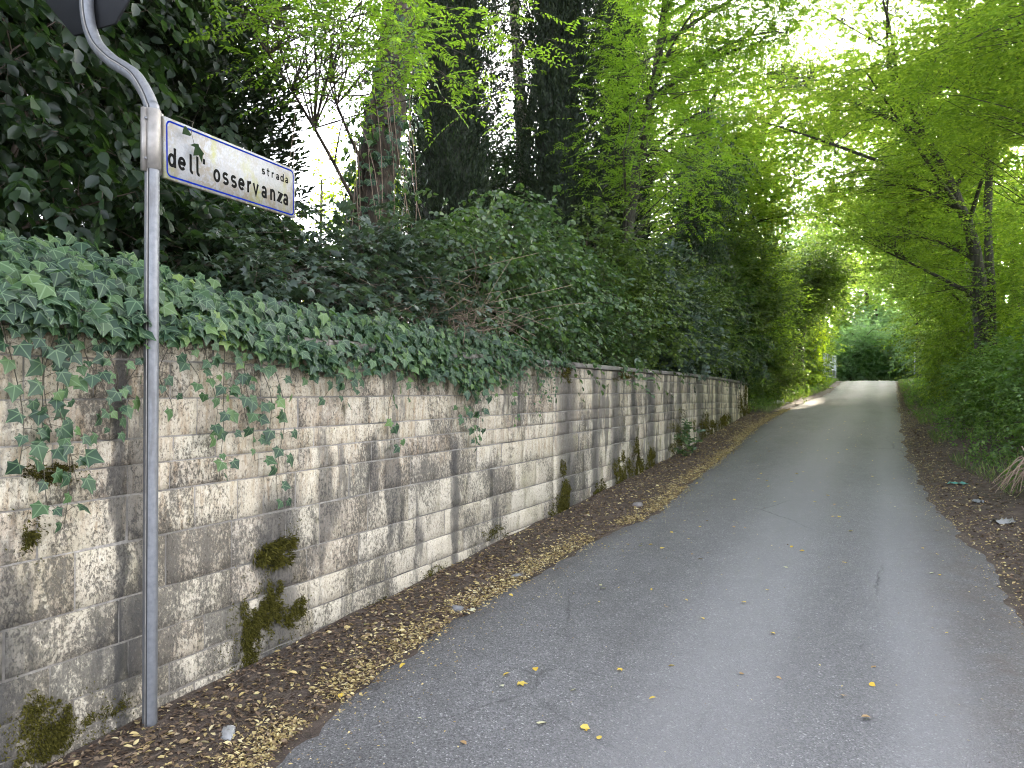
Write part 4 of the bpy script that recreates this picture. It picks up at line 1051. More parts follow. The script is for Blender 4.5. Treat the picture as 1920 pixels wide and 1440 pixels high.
# broken trunk smothered in ivy
P = np.array([(-4.0, 18.4, 1.9), (-3.95, 18.4, 3.6), (-4.0, 18.3, 5.2), (-3.85, 18.2, 6.9), (-3.6, 18.1, 8.2)])
q = plant('ivy_wrapped_trunk', 'broken dark trunk smothered in hanging ivy above the wall', 'tree', [(P, [.22, .2, .17, .10])],
   [(-3.9, 18.3, 5.0, .5, .55, 1.6), (-3.6, 18.0, 6.6, .8, .8, .6)], 130, 9, .35, 9, .075, .055, RHOMB, M['hedge'], M['bark_dark'], flat=.2, droop=.8, spread=.2, tip=.5)
ivy_on(q, P, [.3, .28, .24, .2], 1500, .085, spread=.16)

# ------------------------------------------------------------------ beyond the wall, left of the road
plant('arching_tree', 'dark round-headed tree with a thick trunk leaning over the road edge', 'tree',
   [(np.array([(-3.05, 34.0, 1.75), (-3.0, 34.0, 3.4), (-2.9, 34.1, 5.0), (-2.6, 34.2, 7.0)]), [.27, .24, .2, .1])],
   [(-2.5, 34.0, 6.2, 1.5, 1.8, 1.3), (-3.6, 33.6, 5.0, 1.3, 1.6, 1.2)], 300, 11, .45, 10, .11, .07, RHOMB, M['shrub'], M['bark_dark'], flat=.4, spread=.3)
GL_ = 'trees along the left of the road'
def lefttree(x_, y_, h, rx, lab, mt_, cl):
    z_ = float(terrain(x_, y_)) - .1
    return plant('roadside_tree', lab, 'tree', [(np.array([(x_, y_, z_), (x_ + .1, y_, z_ + h * .35), (x_ + .25, y_ - .1, z_ + h * .65), (x_ + .4, y_, z_ + h * .95)]), [.16, .13, .09, .03])],
       [(x_ + .2, y_, z_ + h * .72, rx, rx * 1.1, h * .28), (x_ + .7, y_ - .4, z_ + h * .5, rx * .9, rx, h * .2), (x_, y_ + .3, z_ + h * .3, rx * .8, rx, h * .22)], cl, 11, .5, 10, .11, .07, RHOMB, M[mt_], M['bark_dark'],
       group=GL_, flat=.55, spread=.34, limbs=14)
def gz(x_, y_, d=.1): return (x_, y_, float(terrain(x_, y_)) - d)
lt1 = lefttree(-4.5, 24.0, 5.0, 1.4, 'bushy green tree just past the end of the wall', 'shrub', 330)
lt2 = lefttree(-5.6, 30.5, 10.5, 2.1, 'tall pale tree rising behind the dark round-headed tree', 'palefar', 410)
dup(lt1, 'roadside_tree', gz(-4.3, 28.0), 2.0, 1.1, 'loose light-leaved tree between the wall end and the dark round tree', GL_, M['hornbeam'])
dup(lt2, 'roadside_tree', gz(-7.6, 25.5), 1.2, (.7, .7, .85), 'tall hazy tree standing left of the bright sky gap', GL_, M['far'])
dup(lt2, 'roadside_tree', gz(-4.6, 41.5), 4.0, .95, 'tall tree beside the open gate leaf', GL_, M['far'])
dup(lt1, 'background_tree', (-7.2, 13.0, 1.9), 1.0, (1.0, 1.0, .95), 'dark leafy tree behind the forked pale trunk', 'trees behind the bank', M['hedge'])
dup(lt1, 'background_tree', (-6.6, 17.5, 1.9), 2.0, (1.1, 1.1, 1.1), 'dark leafy tree behind the bright robinia', 'trees behind the bank', M['shrub'])
dup(lt1, 'roadside_tree', gz(-3.9, 47.0), 3.0, 1.35, 'leafy tree on the far side of the open gate leaf', GL_, M['hornbeam'])
S_('sunlit_bush', 'bright yellow-green creeper bush beside the open gate leaf', 'shrub', stems((-2.95, 37.6, 1.8), [(-2.8, 37.4, 3.4), (-2.9, 37.9, 4.6), (-3.1, 37.5, 4.0)], .03),
   [(-2.85, 37.6, 2.5, .4, .8, .8), (-2.95, 37.4, 3.9, .4, .7, .9), (-2.65, 37.4, 2.0, .45, .7, .35)], 200, 9, .3, 9, .10, .07, RHOMB, M['yellowbush'], M['twig'], flat=.3, spread=.2)
def lowbush(name, x_, y_, r_, h, lab, mt_, cl, grp, ll, lw):
    z_ = float(terrain(x_, y_))
    return plant(name, lab, 'shrub', stems((x_, y_, z_), [(x_ - .3, y_ - .2, z_ + h * .7), (x_ + .3, y_ + .4, z_ + h), (x_, y_ - .5, z_ + h * .85)], .018),
       [(x_, y_, z_ + h * .5, r_, r_ * 1.4, h * .52), (x_ - .1, y_ - .2, z_ + h * .2, r_ * 1.1, r_ * 1.5, h * .2)], cl, 10, .34, 10, ll, lw, RHOMB, M[mt_], M['twig'], group=grp, flat=.55, spread=.22)
GB = 'low bushes past the wall'
vb = lowbush('verge_bush', -4.0, 22.4, 1.0, 1.5, 'low dark bush against the end face of the wall', 'shrub', 170, GB, .08, .05)
dup(vb, 'verge_bush', gz(-3.9, 25.6, 0), 2.0, (1.1, 1.1, 1.3), 'low bush above the white plastic bag on the verge', GB)
dup(vb, 'verge_bush', gz(-3.7, 29.5, 0), 4.0, (1.0, 1.2, 1.5), 'low spreading bush before the thick dark trunk', GB)
dup(vb, 'verge_bush', gz(-3.8, 36.5, 0), 5.0, (1.0, 1.2, 2.0), 'low bush between the thick dark trunk and the yellow-green creeper', GB)

# ------------------------------------------------------------------ past the crest
GC = 'trees and bushes past the crest'
def crest(name, cat, x_, y_, h, rx, lab, mt_, cl):
    z_ = float(terrain(x_, y_)) - .1
    return plant(name, lab, cat, [(np.array([(x_, y_, z_), (x_ - .2, y_, z_ + h * .3), (x_ + .3, y_, z_ + h * .6), (x_, y_, z_ + h * .9)]), [.32, .26, .18, .05])],
       [(x_, y_, z_ + h * .45, rx, rx, h * .45), (x_ + rx * .5, y_ - .6, z_ + h * .72, rx * .8, rx * .8, h * .25), (x_ - rx * .5, y_ - .8, z_ + h * .3, rx * .8, rx * .7, h * .28)], cl, 10, .7, 10, .17, .11, RHOMB, M[mt_], M['bark_red'],
       group=GC, flat=.5, spread=.5)
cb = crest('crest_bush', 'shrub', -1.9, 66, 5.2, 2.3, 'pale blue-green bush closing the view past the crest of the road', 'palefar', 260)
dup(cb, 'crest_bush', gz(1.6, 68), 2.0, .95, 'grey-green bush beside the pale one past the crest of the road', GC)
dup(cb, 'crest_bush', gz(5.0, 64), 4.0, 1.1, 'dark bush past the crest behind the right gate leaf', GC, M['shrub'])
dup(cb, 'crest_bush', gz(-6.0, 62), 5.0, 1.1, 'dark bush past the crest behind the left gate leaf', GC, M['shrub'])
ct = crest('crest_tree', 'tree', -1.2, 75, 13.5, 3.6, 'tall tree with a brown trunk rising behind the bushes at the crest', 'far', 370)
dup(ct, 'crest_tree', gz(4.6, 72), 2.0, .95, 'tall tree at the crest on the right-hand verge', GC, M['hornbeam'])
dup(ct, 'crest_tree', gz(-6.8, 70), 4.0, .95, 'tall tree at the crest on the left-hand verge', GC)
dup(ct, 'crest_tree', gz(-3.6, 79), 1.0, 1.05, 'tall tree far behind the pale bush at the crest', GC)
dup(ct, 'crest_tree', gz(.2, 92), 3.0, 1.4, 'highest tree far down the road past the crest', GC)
dup(cb, 'crest_bush', gz(3.7, 60), 1.5, (1.1, 1.1, 1.6), 'tall bush past the crest, added to keep the low sun off the road', GC)  # extra bush put in to block the low sun at the crest
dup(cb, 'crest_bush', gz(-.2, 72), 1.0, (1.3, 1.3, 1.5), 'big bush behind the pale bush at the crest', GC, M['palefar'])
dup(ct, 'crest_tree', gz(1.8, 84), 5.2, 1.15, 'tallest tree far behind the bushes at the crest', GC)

# ------------------------------------------------------------------ right of the road
HB = dict(flat=.86, droop=.12, ang=1.05, spread=.24, jit=.16, tip=.05, out=.5, shell=.45)
P1 = np.array([(2.0, 19.4, 1.2), (1.98, 19.3, 3.0), (1.92, 19.2, 4.4), (1.55, 18.8, 5.6), (.9, 17.9, 6.8), (.2, 16.8, 8.0)])
P2 = np.array([(2.25, 19.6, 1.2), (2.22, 19.6, 3.4), (2.15, 19.5, 5.4), (2.2, 19.3, 7.4), (2.1, 19.2, 9.4)])
q = plant('leaning_tree', 'twin-stemmed tree with layered branches reaching left over the road', 'tree', [(P1, [.15, .125, .10, .05]), (P2, [.105, .085, .03])],
   [(.7, 18.0, 5.0, 1.9, 1.8, .55), (-.3, 18.6, 6.2, 1.7, 1.8, .55), (.3, 16.6, 7.4, 2.0, 2.0, .6), (2.0, 18.0, 6.6, 1.4, 1.6, .8), (.9, 18.6, 3.9, 1.2, 1.4, .4), (1.6, 18.0, 8.6, 2.4, 2.2, .9), (-1.1, 19.6, 8.2, 1.9, 2.0, .6), (-1.7, 21.6, 10.2, 2.2, 2.2, .8), (-.2, 18.2, 10.2, 2.2, 2.0, .7), (.2, 15.4, 9.5, 1.7, 1.6, .5)], 800, 10, .42, 11, .074, .044, RHOMB, M['hornbeam'], M['bark_dark'], r_limb=.055, limbs=20, **HB)
ivy_on(q, P1[:3], [.14, .12], 350, .07, M['shrub'], .08)
GR = 'trees along the right of the road'
def righttree(x_, y_, h, lean, lab, mt_, rr, cl, ll, lw):
    z_ = float(terrain(x_, y_)) - .1
    return plant('roadside_tree', lab, 'tree', [(np.array([(x_, y_, z_), (x_ + .05, y_, z_ + h * .3), (x_ + lean * .35, y_ - .2, z_ + h * .55), (x_ + lean, y_ - .3, z_ + h * .92)]), [.17, .14, .10, .03])],
       [(x_ + lean * .8, y_ - .2, z_ + h * .72, rr, rr, h * .09), (x_ + lean * .2, y_ + .4, z_ + h * .88, rr, rr, h * .12), (x_ + lean * .9, y_ + .3, z_ + h * .52, rr * .85, rr, h * .07), (x_ + .1, y_, z_ + h * .4, rr * .7, rr * .8, h * .16), (x_ + lean * .5, y_ + .5, z_ + h * .62, rr, rr, h * .08)], cl, 11, .46, 11, ll, lw, RHOMB, M[mt_], M['bark_dark'],
       group=GR, r_limb=.05, limbs=16, **HB)
rt1 = righttree(3.1, 11.4, 9.5, -1.4, 'near tree spreading leafy branches over the dry stalks', 'hornbeam', 2.0, 450, .075, .046)
rt2 = righttree(2.4, 26.0, 9.5, -1.5, 'tree behind the twin-stemmed tree, its branches over the road', 'hornbeam', 2.3, 470, .10, .065)
dup(rt1, 'roadside_tree', gz(3.3, 15.2), .5, .95, 'leafy tree between the dry stalks and the twin-stemmed tree', GR)
dup(rt2, 'roadside_tree', gz(2.3, 32.5), -.5, 1.0, 'hazy tree halfway up the right verge', GR, M['far'])
dup(rt2, 'roadside_tree', gz(1.75, 42.9), .8, (.85, .85, 1.0), 'dark ivy-clad trunk beside the right gate leaf', GR, M['far'])
dup(rt2, 'roadside_tree', gz(3.8, 51.0), .3, 1.15, 'tree just past the right gate leaf', GR, M['far'])
dup(rt2, 'roadside_tree', gz(4.6, 21.5), 1.9, 1.1, 'tall tree behind the twin-stemmed tree, away from the road', GR, M['far'])
dup(rt2, 'roadside_tree', gz(-5.6, 23.4), math.pi - .2, (1.0, 1.0, 1.15), 'tall tree behind the wall end, its branches over the road', GL_, M['hornbeam'])
# canopy trees whose heads close over the far road
GA = 'trees arching over the far road'
x_, y_, h, cx_ = 3.4, 37.0, 12.5, .8; z_ = float(terrain(x_, y_)) - .1
ca = plant('canopy_tree', 'tall tree arching over the far road from the right', 'tree', [(np.array([(x_, y_, z_), (x_, y_, z_ + h * .4), ((x_ + cx_) / 2, y_, z_ + h * .7), (cx_, y_, z_ + h * .95)]), [.22, .18, .12, .03])],
   [(cx_, y_, z_ + h * .62, 2.6, 2.6, h * .15), (cx_ * .5, y_ - 1, z_ + h * .84, 3.2, 2.8, h * .15), (x_, y_, z_ + h * .5, 2.2, 2.2, h * .22)], 460, 11, .6, 10, .13, .083, RHOMB, M['far'], M['bark_dark'], group=GA, flat=.7, spread=.4, limbs=14)
dup(ca, 'canopy_tree', gz(-4.9, 52.0), math.pi + .4, 1.0, 'tall tree arching over the far road from the left', GA)
dup(ca, 'canopy_tree', gz(-5.0, 27.0), math.pi + .2, (.95, .95, .9), 'tall tree arching over the road from behind the wall end', GA, M['hornbeam'])
dup(ca, 'canopy_tree', gz(3.9, 29.0), .25, (1.0, 1.0, .85), 'tall tree arching over the road behind the twin-stemmed tree', GA, M['hornbeam'])
dup(ca, 'canopy_tree', gz(4.6, 58.0), .3, 1.1, 'tall tree arching over the road beyond the gate', GA)
dup(ca, 'canopy_tree', gz(-5.4, 62.0), math.pi - .2, 1.1, 'tall tree arching over the road left beyond the gate', GA, M['hornbeam'])
# undergrowth on the right verge
GU = 'bushes along the right verge'
b1 = lowbush('undergrowth_bush', 2.5, 12.6, .9, 1.5, 'leafy bush just behind the bundle of dry stalks', 'weed', 190, GU, .064, .040)
b2 = lowbush('undergrowth_bush', 3.3, 18.0, 1.2, 3.4, 'tall bush right of the twin-stemmed tree', 'hornbeam', 300, GU, .075, .046)
for b_, x_, y_, ro, sc_, lab, mt_ in [(b1, 2.4, 15.4, 1, (.95, .95, .9), 'bush on the verge short of the twin-stemmed tree', 'weed'), (b1, 2.1, 17.6, 2, (.8, .8, .85), 'nettle-like bush at the foot of the twin-stemmed tree', 'weed'), (b2, 3.7, 13.8, 1, 1.0, 'tall bush behind the dry stalks', 'hornbeam'),
    (b1, 2.3, 22.4, 4, (.95, .95, 1.4), 'bush past the twin-stemmed tree', 'hornbeam'), (b2, 2.5, 27.0, 2, .75, 'bush halfway up the right verge', 'hornbeam'), (b2, 2.7, 34.0, 3, .8, 'bush before the dark trunk near the gate', 'hornbeam'), (b2, 3.6, 23.6, 4, 1.5, 'tall thicket right of the road behind the bushes', 'hornbeam'),
    (b2, 4.0, 30.5, 5, 1.65, 'tall thicket further up the right verge', 'far'), (b2, 2.9, 39.5, 5.5, .8, 'bush at the foot of the dark trunk by the gate', 'far'), (b2, 4.3, 10.2, 2.5, 1.1, 'tall thicket outside the near tree on the right', 'shrub')]:
    dup(b_, 'undergrowth_bush', gz(x_, y_, 0), ro, sc_, lab, GU, M[mt_])
# woods far behind on both sides, one mass
def wood(name, label, boxes, n, mat):
    g = Geo()
    for (x0, x1, y0, y1, z0, z1), k in zip(boxes, n):
        O = np.stack([rng.uniform(x0, x1, k), rng.uniform(y0, y1, k), np.zeros(k)], -1)
        zz_ = z0 + (z1 - z0) * hash_noise(O[:, 0] * .5, O[:, 1] * .5, .6, 3)
        O[:, 2] = z0 + (zz_ - z0) * rng.uniform(0, 1, k)
        D = rng.normal(0, 1, (k, 3)) * [1, 1, .5]
        spray(g, None, O, D, .7, 8, .22, .15, 1.0, RHOMB, .3, .2)
    tag(link(name, g.mesh(name), M[mat]), label, 'woodland', None, 'stuff')
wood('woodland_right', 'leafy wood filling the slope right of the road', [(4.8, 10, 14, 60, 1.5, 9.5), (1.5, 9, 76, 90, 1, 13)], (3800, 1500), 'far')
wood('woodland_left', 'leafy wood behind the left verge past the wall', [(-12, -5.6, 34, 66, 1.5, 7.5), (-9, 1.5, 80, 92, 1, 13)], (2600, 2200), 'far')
# low plants: verge cover
def cover(name, label, region, n, h, ll, lw, mat, nl=7):
    O = region(n); g = Geo()
    D = np.stack([rng.normal(0, .55, len(O)), rng.normal(0, .55, len(O)), np.ones(len(O))], -1)
    spray(g, None, O, D, h * rng.uniform(.4, 1.3, len(O)), nl, ll, lw, 1.1, RHOMB, .3, .3)
    tag(link(name, g.mesh(name), M[mat]), label, 'plants', None, 'stuff')
def rv(n):
    y_ = 7.5 + 36 * rng.uniform(0, 1, n) ** 1.7; d_ = rng.uniform(0, 1, n) ** .8 * 2.2
    off = np.interp(y_, [7, 10, 12, 16, 25, 45], [1.25, .95, .75, .45, .25, .15]) + .35 * (hash_noise(y_, y_ * 0, .9, 2) - .5)
    x_ = road_r(y_) + off + d_; return np.stack([x_, y_, terrain(x_, y_)], -1)
cover('ground_cover_right', 'low nettles and leafy weeds along the right verge', rv, 4800, .30, .055, .034, 'weed')
def lv(n):
    y_ = 20.9 + 26 * rng.uniform(0, 1, n) ** 1.2; x_ = road_l(y_) - np.interp(y_, [20, 24, 30, 46], [.75, .6, .45, .3]) - rng.uniform(0, 1.6, n); return np.stack([x_, y_, terrain(x_, y_)], -1)
cover('ground_cover_left', 'low green weeds on the left verge past the wall', lv, 2600, .30, .07, .045, 'weed')
def grass(name, label, region, n, h):
    O = region(n); n = len(O); g = Geo()
    d = np.stack([rng.normal(0, .45, n), rng.normal(0, .45, n), np.ones(n)], -1)
    leaves(g, O, d, rng.normal(0, 1, (n, 3)), h * rng.uniform(.4, 1.3, n), .006 * rng.uniform(.7, 1.5, n) * 1.4, NEEDLE)
    tag(link(name, g.mesh(name), M['grass']), label, 'grass', None, 'stuff')
def rg(n):
    y_ = 7.5 + 40 * rng.uniform(0, 1, n) ** 1.5; x_ = road_r(y_) + np.interp(y_, [7, 10, 14, 25, 48], [1.0, .7, .45, .15, .1]) + rng.uniform(0, 1, n) ** 1.5 * 1.2
    k = hash_noise(x_, y_, 1.6, 5) > .4; x_, y_ = x_[k], y_[k]; return np.stack([x_, y_, terrain(x_, y_)], -1)
grass('grass_right', 'thin grass between the weeds on the right verge', rg, 9000, .16)
def lg(n):
    y_ = 21 + 29 * rng.uniform(0, 1, n); x_ = road_l(y_) - .25 - rng.uniform(0, 1, n) ** 1.5 * .9; return np.stack([x_, y_, terrain(x_, y_)], -1)
grass('grass_left', 'thin dry grass on the left verge up to the gate', lg, 4500, .2)

# a small weed with yellow leaves growing at the wall foot
weed = empty('wall_weed', (-2.95, 12.7, float(terrain(-2.95, 12.7)))); tag(weed, 'leafy weed with some yellow leaves growing at the foot of the wall', 'weed')
g, tw = Geo(), Geo(); k = 34
O = np.array([-2.93, 12.7, .5]) + rng.normal(0, 1, (k, 3)) * [.05, .16, .05] + np.stack([np.zeros(k), np.zeros(k), rng.uniform(0, .5, k)], -1)
spray(g, tw, O, np.stack([rng.uniform(.1, .8, k), rng.normal(0, .8, k), rng.uniform(.3, 1.1, k)], -1), .22, 7, .065, .045, OVAL and 1.0, OVAL, .3, .3)
into(link('foliage', g.mesh('foliage'), M['vine']), weed); into(link('twigs', tw.mesh('twigs'), M['twig']), weed)

# ------------------------------------------------------------------ gate leaves at the crest
M['gate'] = simple('galvanised_gate', (.42, .45, .50), .45, .5, .2, 8)
def gate(name, label, x0, y0, x1, y1, h):
    z0 = float(terrain((x0 + x1) / 2, (y0 + y1) / 2)); r = empty(name, (x0, y0, z0)); tag(r, label, 'gate', 'open gate leaves at the crest')
    a, b_ = np.array([x0, y0, z0]), np.array([x1, y1, z0])
    for s_ in (0, 1):
        g = Geo(); q = a + (b_ - a) * s_; tube(g, [q - UP * .1, q + UP * h], .045, 8); into(link('post', g.mesh('post'), M['gate']), r)
    for zz_ in np.linspace(.18, .95, 4) * h:
        g = Geo(); tube(g, [a + UP * zz_, b_ + UP * zz_], .028, 6); into(link('rail', g.mesh('rail'), M['gate']), r)
    for s_ in np.linspace(.14, .86, 6):
        g = Geo(); q = a + (b_ - a) * s_; tube(g, [q + UP * .18 * h, q + UP * .95 * h], .022, 5); into(link('bar', g.mesh('bar'), M['gate']), r)
gate('gate_leaf', 'galvanised barred gate leaf standing open on the left of the road', -2.62, 44.0, -2.28, 48.5, 1.55)
gate('gate_leaf', 'galvanised barred gate leaf standing open by the dark trunk on the right', 1.75, 46.5, 2.05, 49.5, 1.45)

# ------------------------------------------------------------------ leaf litter and twigs
def litter(name, label, x, y, ll, mat, lift=.006, T=RHOMB, tilt=.45, asp=.5):
    n = len(x); z = ground_z(x, y) + lift * rng.uniform(.3, 2.2, n)
    th = rng.uniform(0, 2 * math.pi, n); d = np.stack([np.cos(th), np.sin(th), rng.normal(0, .22, n)], -1)
    nr = np.stack([rng.normal(0, tilt, n), rng.normal(0, tilt, n), np.ones(n)], -1)
    g = Geo(); L_ = ll * rng.uniform(.5, 1.35, n); leaves(g, np.stack([x, y, z], -1), d, nr, L_, L_ * asp * rng.uniform(.7, 1.3, n), T)
    tag(link(name, g.mesh(name), M[mat]), label, 'leaf litter', None, 'stuff')
n = 22000
y = 1.2 + 22 * rng.uniform(0, 1, n) ** 1.5
x = road_l(y) - .03 + rng.normal(0, .075, n) - .04 * hash_noise(y, y * 0, 1.3, 1)
k = hash_noise(x, y, 3.0, 12) > .22
litter('yellow_leaf_litter', 'band of small yellow fallen leaves along the left asphalt edge', x[k], y[k], .026, 'litter', T=RHOMB, asp=.42)
n = 17000
y = 1.2 + 20 * rng.uniform(0, 1, n) ** 1.4; x = -3.03 + (road_l(y) + .05 + 3.03) * rng.uniform(0, 1, n)
litter('brown_leaf_litter', 'brown dead leaves on the soil strip at the wall foot', x, y, .030, 'litter_brown', T=RHOMB)
n = 3600
y = 1.2 + 20 * rng.uniform(0, 1, n) ** 1.4; x = -3.03 + (road_l(y) + 3.03) * rng.uniform(0, 1, n)
litter('mixed_leaf_litter', 'scattered tan and yellow leaves on the soil at the wall foot', x, y, .034, 'litter', T=OVAL4)
n = 9000
y = 4 + 40 * rng.uniform(0, 1, n) ** 1.5; x = road_r(y) + .05 + np.abs(rng.normal(0, .45, n)) * np.interp(y, [4, 10, 20, 45], [1.6, 1.3, .7, .4])
litter('verge_leaf_litter', 'brown dead leaves on the bare right verge', x, y, .036, 'litter_brown', T=RHOMB)
n = 4200
y = 4 + 30 * rng.uniform(0, 1, n) ** 1.5; x = road_r(y) - .02 + np.abs(rng.normal(0, .40, n))
litter('verge_yellow_litter', 'yellow fallen leaves scattered on the bare right verge', x, y, .028, 'litter', T=RHOMB)
n = 1400
y = 4 + 22 * rng.uniform(0, 1, n) ** 1.3; x = road_r(y) - np.abs(rng.normal(0, .10, n))
litter('verge_leaf_crumbs', 'leaf crumbs thinning out from the right asphalt edge', x, y, .016, 'litter', .003)
n = 700
y = 2 + 24 * rng.uniform(0, 1, n) ** 1.3; u = rng.uniform(0, 1, n); x = road_l(y) * (1 - u) + road_r(y) * u
litter('leaf_crumbs', 'tiny leaf crumbs strewn over the asphalt', x, y, .013, 'litter', .003)
n = 1500
y = 1.2 + 12 * rng.uniform(0, 1, n) ** 1.3; u = np.abs(rng.normal(0, .3, n)); x = road_l(y) + u
litter('edge_leaf_crumbs', 'leaf crumbs thinning out from the left asphalt edge', x, y, .014, 'litter', .003)
g = Geo()
for _ in range(900):
    y_ = 1.2 + 14 * rng.uniform() ** 1.4; x_ = -3.02 + (float(road_l(y_)) - .05 + 3.02) * rng.uniform(); z_ = float(ground_z(x_, y_)) + .008
    th = rng.uniform(0, math.pi); L_ = rng.uniform(.03, .16); d = np.array([math.cos(th), math.sin(th), rng.normal(0, .12)]) * L_
    a = np.array([x_, y_, z_]); tube(g, [a, a + d * .5 + rng.normal(0, .006, 3), a + d], rng.uniform(.0008, .0024), 4, False)
for _ in range(500):
    y_ = 5 + 14 * rng.uniform() ** 1.2; x_ = float(road_r(y_)) + .1 + abs(rng.normal(0, .6)); z_ = float(ground_z(x_, y_)) + .01
    th = rng.uniform(0, math.pi); L_ = rng.uniform(.05, .3); d = np.array([math.cos(th), math.sin(th), rng.normal(0, .12)]) * L_
    a = np.array([x_, y_, z_]); tube(g, [a, a + d * .5 + rng.normal(0, .01, 3), a + d], rng.uniform(.001, .003), 4, False)
tag(link('fallen_twigs', g.mesh('fallen_twigs'), M['twig']), 'small dead twigs strewn over the soil beside the road', 'twigs', None, 'stuff')
# single leaves on the asphalt
fm = {}
for nm, T_ in (('oval', OVAL), ('lobed', MAPLE), ('broad', BIGLEAF)):
    for mk in ('leaf_yellow', 'leaf_pale', 'leaf_brown'):
        V = T_[0].copy(); V[:, 2] += .16 * (V[:, 0] - .4) ** 2 + .25 * V[:, 1] ** 2 * (1 if nm != 'lobed' else .6)
        q = mesh('fallen_leaf', V, T_[1], uv=np.stack([V[:, 0], V[:, 1] + .5], -1)); q.materials.append(M[mk]); fm[nm, mk] = q
LBL = {'leaf_yellow': ('yellow fallen leaf lying on the grey asphalt', 'yellow leaves on the asphalt'), 'leaf_pale': ('pale greenish fallen leaf lying on the grey asphalt', 'pale leaves on the asphalt'), 'leaf_brown': ('tan curled fallen leaf lying on the grey asphalt', 'tan leaves on the asphalt')}
spots = [(-1.64, 3.5, .055, 'leaf_yellow', 'lobed'), (-.04, 3.78, .05, 'leaf_brown', 'broad'), (-1.37, 3.14, .05, 'leaf_pale', 'broad'), (-1.19, 3.19, .045, 'leaf_yellow', 'oval'), (-1.78, 5.17, .055, 'leaf_pale', 'lobed')]
while len(spots) < 190:
    y_ = 2.6 + 17 * rng.uniform() ** 1.35; u = rng.uniform() if rng.random() < .7 else rng.uniform() ** 2.5
    x_ = float(road_l(y_) * (1 - u) + road_r(y_) * u)
    spots.append((x_, y_, rng.uniform(.018, .045), ('leaf_yellow', 'leaf_yellow', 'leaf_pale', 'leaf_brown')[rng.integers(4)], ('oval', 'oval', 'lobed', 'broad')[rng.integers(4)]))
for x_, y_, s_, mk, nm in spots:
    o = bpy.data.objects.new('fallen_leaf', fm[nm, mk]); COL.objects.link(o)
    o.location = (x_, y_, float(road_z(x_, y_)) + .006); o.scale = (s_, s_ * rng.uniform(.6, 1.1), s_)
    o.rotation_euler = (rng.normal(0, .18), rng.normal(0, .18), rng.uniform(0, 6.28))
    tag(o, LBL[mk][0], 'leaf', LBL[mk][1])

# ------------------------------------------------------------------ litter, stones and dead stalks on the verges
def crumple(name, label, cat, loc, sx_, sy_, sz_, col, seed, rough=.6):
    r_ = np.random.default_rng(seed); nu, nv = 9, 7
    U, W = np.meshgrid(np.linspace(-1, 1, nu), np.linspace(-1, 1, nv), indexing='ij')
    V = np.stack([U * sx_ * (1 + .15 * r_.normal(0, 1, U.shape)), W * sy_ * (1 + .15 * r_.normal(0, 1, U.shape)), sz_ * np.abs(r_.normal(0, .6, U.shape)) + sz_ * .8 * (1 - U ** 2) * (1 - W ** 2)], -1)
    id_ = np.arange(nu * nv).reshape(nu, nv)
    F = np.stack([id_[:-1, :-1], id_[1:, :-1], id_[1:, 1:], id_[:-1, 1:]], -1).reshape(-1, 4); F = np.concatenate([F[:, :3], F[:, [0, 2, 3]]])
    o = link(name, mesh(name, V, F), simple(name + '_' + str(seed), col, rough, 0, .12, 30)); o.location = (loc[0], loc[1], float(ground_z(loc[0], loc[1])) + .006); o.rotation_euler[2] = seed
    tag(o, label, cat); return o
crumple('paper_scrap', 'crumpled turquoise green paper scrap on the right verge', 'litter', (.86, 10.9), .10, .05, .02, (.08, .24, .19), 3)
crumple('plastic_scrap', 'crumpled grey-white plastic scrap in front of the dry stalks', 'litter', (1.05, 8.5), .11, .06, .03, (.26, .255, .24), 4)
crumple('plastic_scrap', 'small grey plastic scrap between the turquoise paper and the dry stalks', 'litter', (.95, 9.6), .07, .045, .02, (.18, .19, .19), 5)
crumple('plastic_bag', 'flattened white plastic bag on the verge past the wall', 'litter', (-2.75, 24.9), .24, .14, .07, (.5, .51, .52), 6, .4)
def stone(name, label, loc, s3, col, seed, embed=.35):
    r_ = np.random.default_rng(seed); th = np.linspace(0, 2 * math.pi, 11)[:-1]; V = []
    for k_, (rr, zz_) in enumerate(((1.0, -.4), (1.05, .15), (.82, .75), (.4, 1.0))):
        for a in th: q = rr * (1 + .14 * r_.normal()); V.append((q * math.cos(a) * s3[0], q * math.sin(a) * s3[1], zz_ * s3[2] * (1 + .1 * r_.normal())))
    F = [[k_ * 10 + j, k_ * 10 + (j + 1) % 10, k_ * 10 + 10 + (j + 1) % 10, k_ * 10 + 10 + j] for k_ in range(3) for j in range(10)] + [list(range(30, 40)), list(range(9, -1, -1))]
    o = link(name, mesh(name, V, F), simple(name + '_' + str(seed), col, .85, 0, .35, 25, .6)); o.location = (loc[0], loc[1], float(terrain(*loc)) + s3[2] * .1); o.rotation_euler[2] = seed * 1.3
    tag(o, label, 'stone')
stone('kerb_stone', 'flat pale grey stone set in the yellow leaves at the asphalt edge', (-2.53, 4.48), (.04, .10, .022), (.20, .20, .20), 1)
stone('kerb_stone', 'small pale stone at the asphalt edge past the flat grey one', (-2.50, 5.35), (.03, .07, .02), (.18, .18, .18), 2)
stone('kerb_stone', 'broken whitish stone sunk in the soil near the pole foot', (-2.58, 2.52), (.03, .07, .02), (.28, .28, .27), 3)
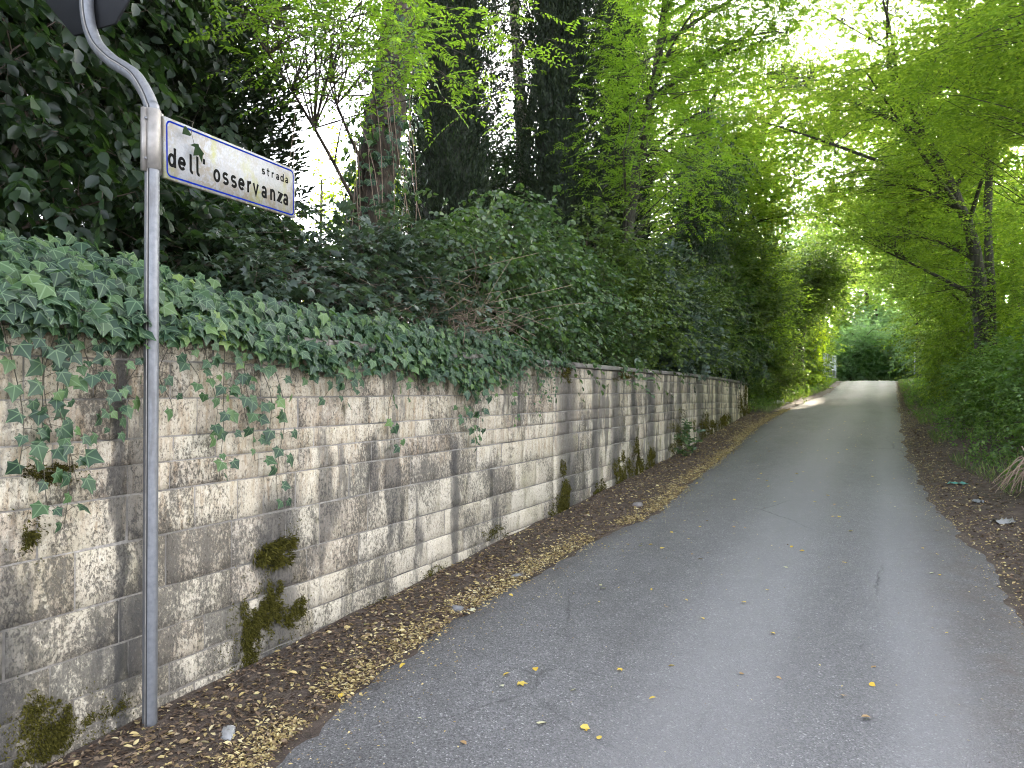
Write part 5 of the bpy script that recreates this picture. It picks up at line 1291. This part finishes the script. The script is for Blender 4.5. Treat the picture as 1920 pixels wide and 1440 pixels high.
stone('kerb_stone', 'chipped whitish stone at the asphalt edge short of the pole', (-2.44, 2.2), (.03, .06, .02), (.26, .26, .26), 5)
stone('rounded_stone', 'rounded grey stone lying in the leaves below the mossy joint', (-2.42, 8.3), (.06, .07, .03), (.2, .18, .16), 7)
can = empty('drink_can', (1.42, 9.15, float(terrain(1.42, 9.15)) + .033)); tag(can, 'discarded drink can lying beside the dry stalks', 'can')
def canpart(nm, x0, x1, r0, r1, mat):
    th = np.arange(16) / 16 * 2 * math.pi; V = []
    for x_, r_ in ((x0, 0.0), (x0, r0), (x1, r1), (x1, 0.0)): V += [(x_, r_ * math.cos(a), r_ * math.sin(a)) for a in th]
    F = [[k_ * 16 + j, k_ * 16 + (j + 1) % 16, k_ * 16 + 16 + (j + 1) % 16, k_ * 16 + 16 + j] for k_ in range(3) for j in range(16)]
    link(nm, mesh(nm, V, F), mat, can)
canpart('can_body', 0, .115, .032, .032, simple('can_print', (.16, .03, .05), .35, .3)); canpart('can_rim', -.014, 0, .026, .032, simple('can_metal', (.6, .6, .6), .3, .8)); canpart('can_base', .115, .126, .032, .025, simple('can_bare', (.55, .55, .55), .3, .8))
can.rotation_euler[2] = .35
dr = empty('dry_stalks', (1.5, 9.6, float(terrain(1.5, 9.6)))); tag(dr, 'bundle of dry brown stalks drooping round a dead stump', 'dead plant')
g = Geo(); b0 = np.array([1.5, 9.6, float(terrain(1.5, 9.6))])
tube(g, [b0 - UP * .1, b0 + [.0, .02, .2], b0 + [-.02, .03, .42]], [.09, .075, .05], 9); into(link('stump', g.mesh('stump'), M['bark_red']), dr)
for k_ in range(60):
    a = b0 + rng.normal(0, .05, 3) * [1, 1, 0] + UP * rng.uniform(.25, .5); th = rng.uniform(0, 2 * math.pi); L_ = rng.uniform(.2, .5)
    e = b0 + np.array([math.cos(th) * L_, math.sin(th) * L_, rng.uniform(.0, .12)])
    g = Geo(); tube(g, bez(a, (a + e) / 2 + UP * rng.uniform(.02, .2), e, 6), np.linspace(.007, .003, 6), 5, False); into(link('stalk', g.mesh('stalk'), M['dry']), dr)
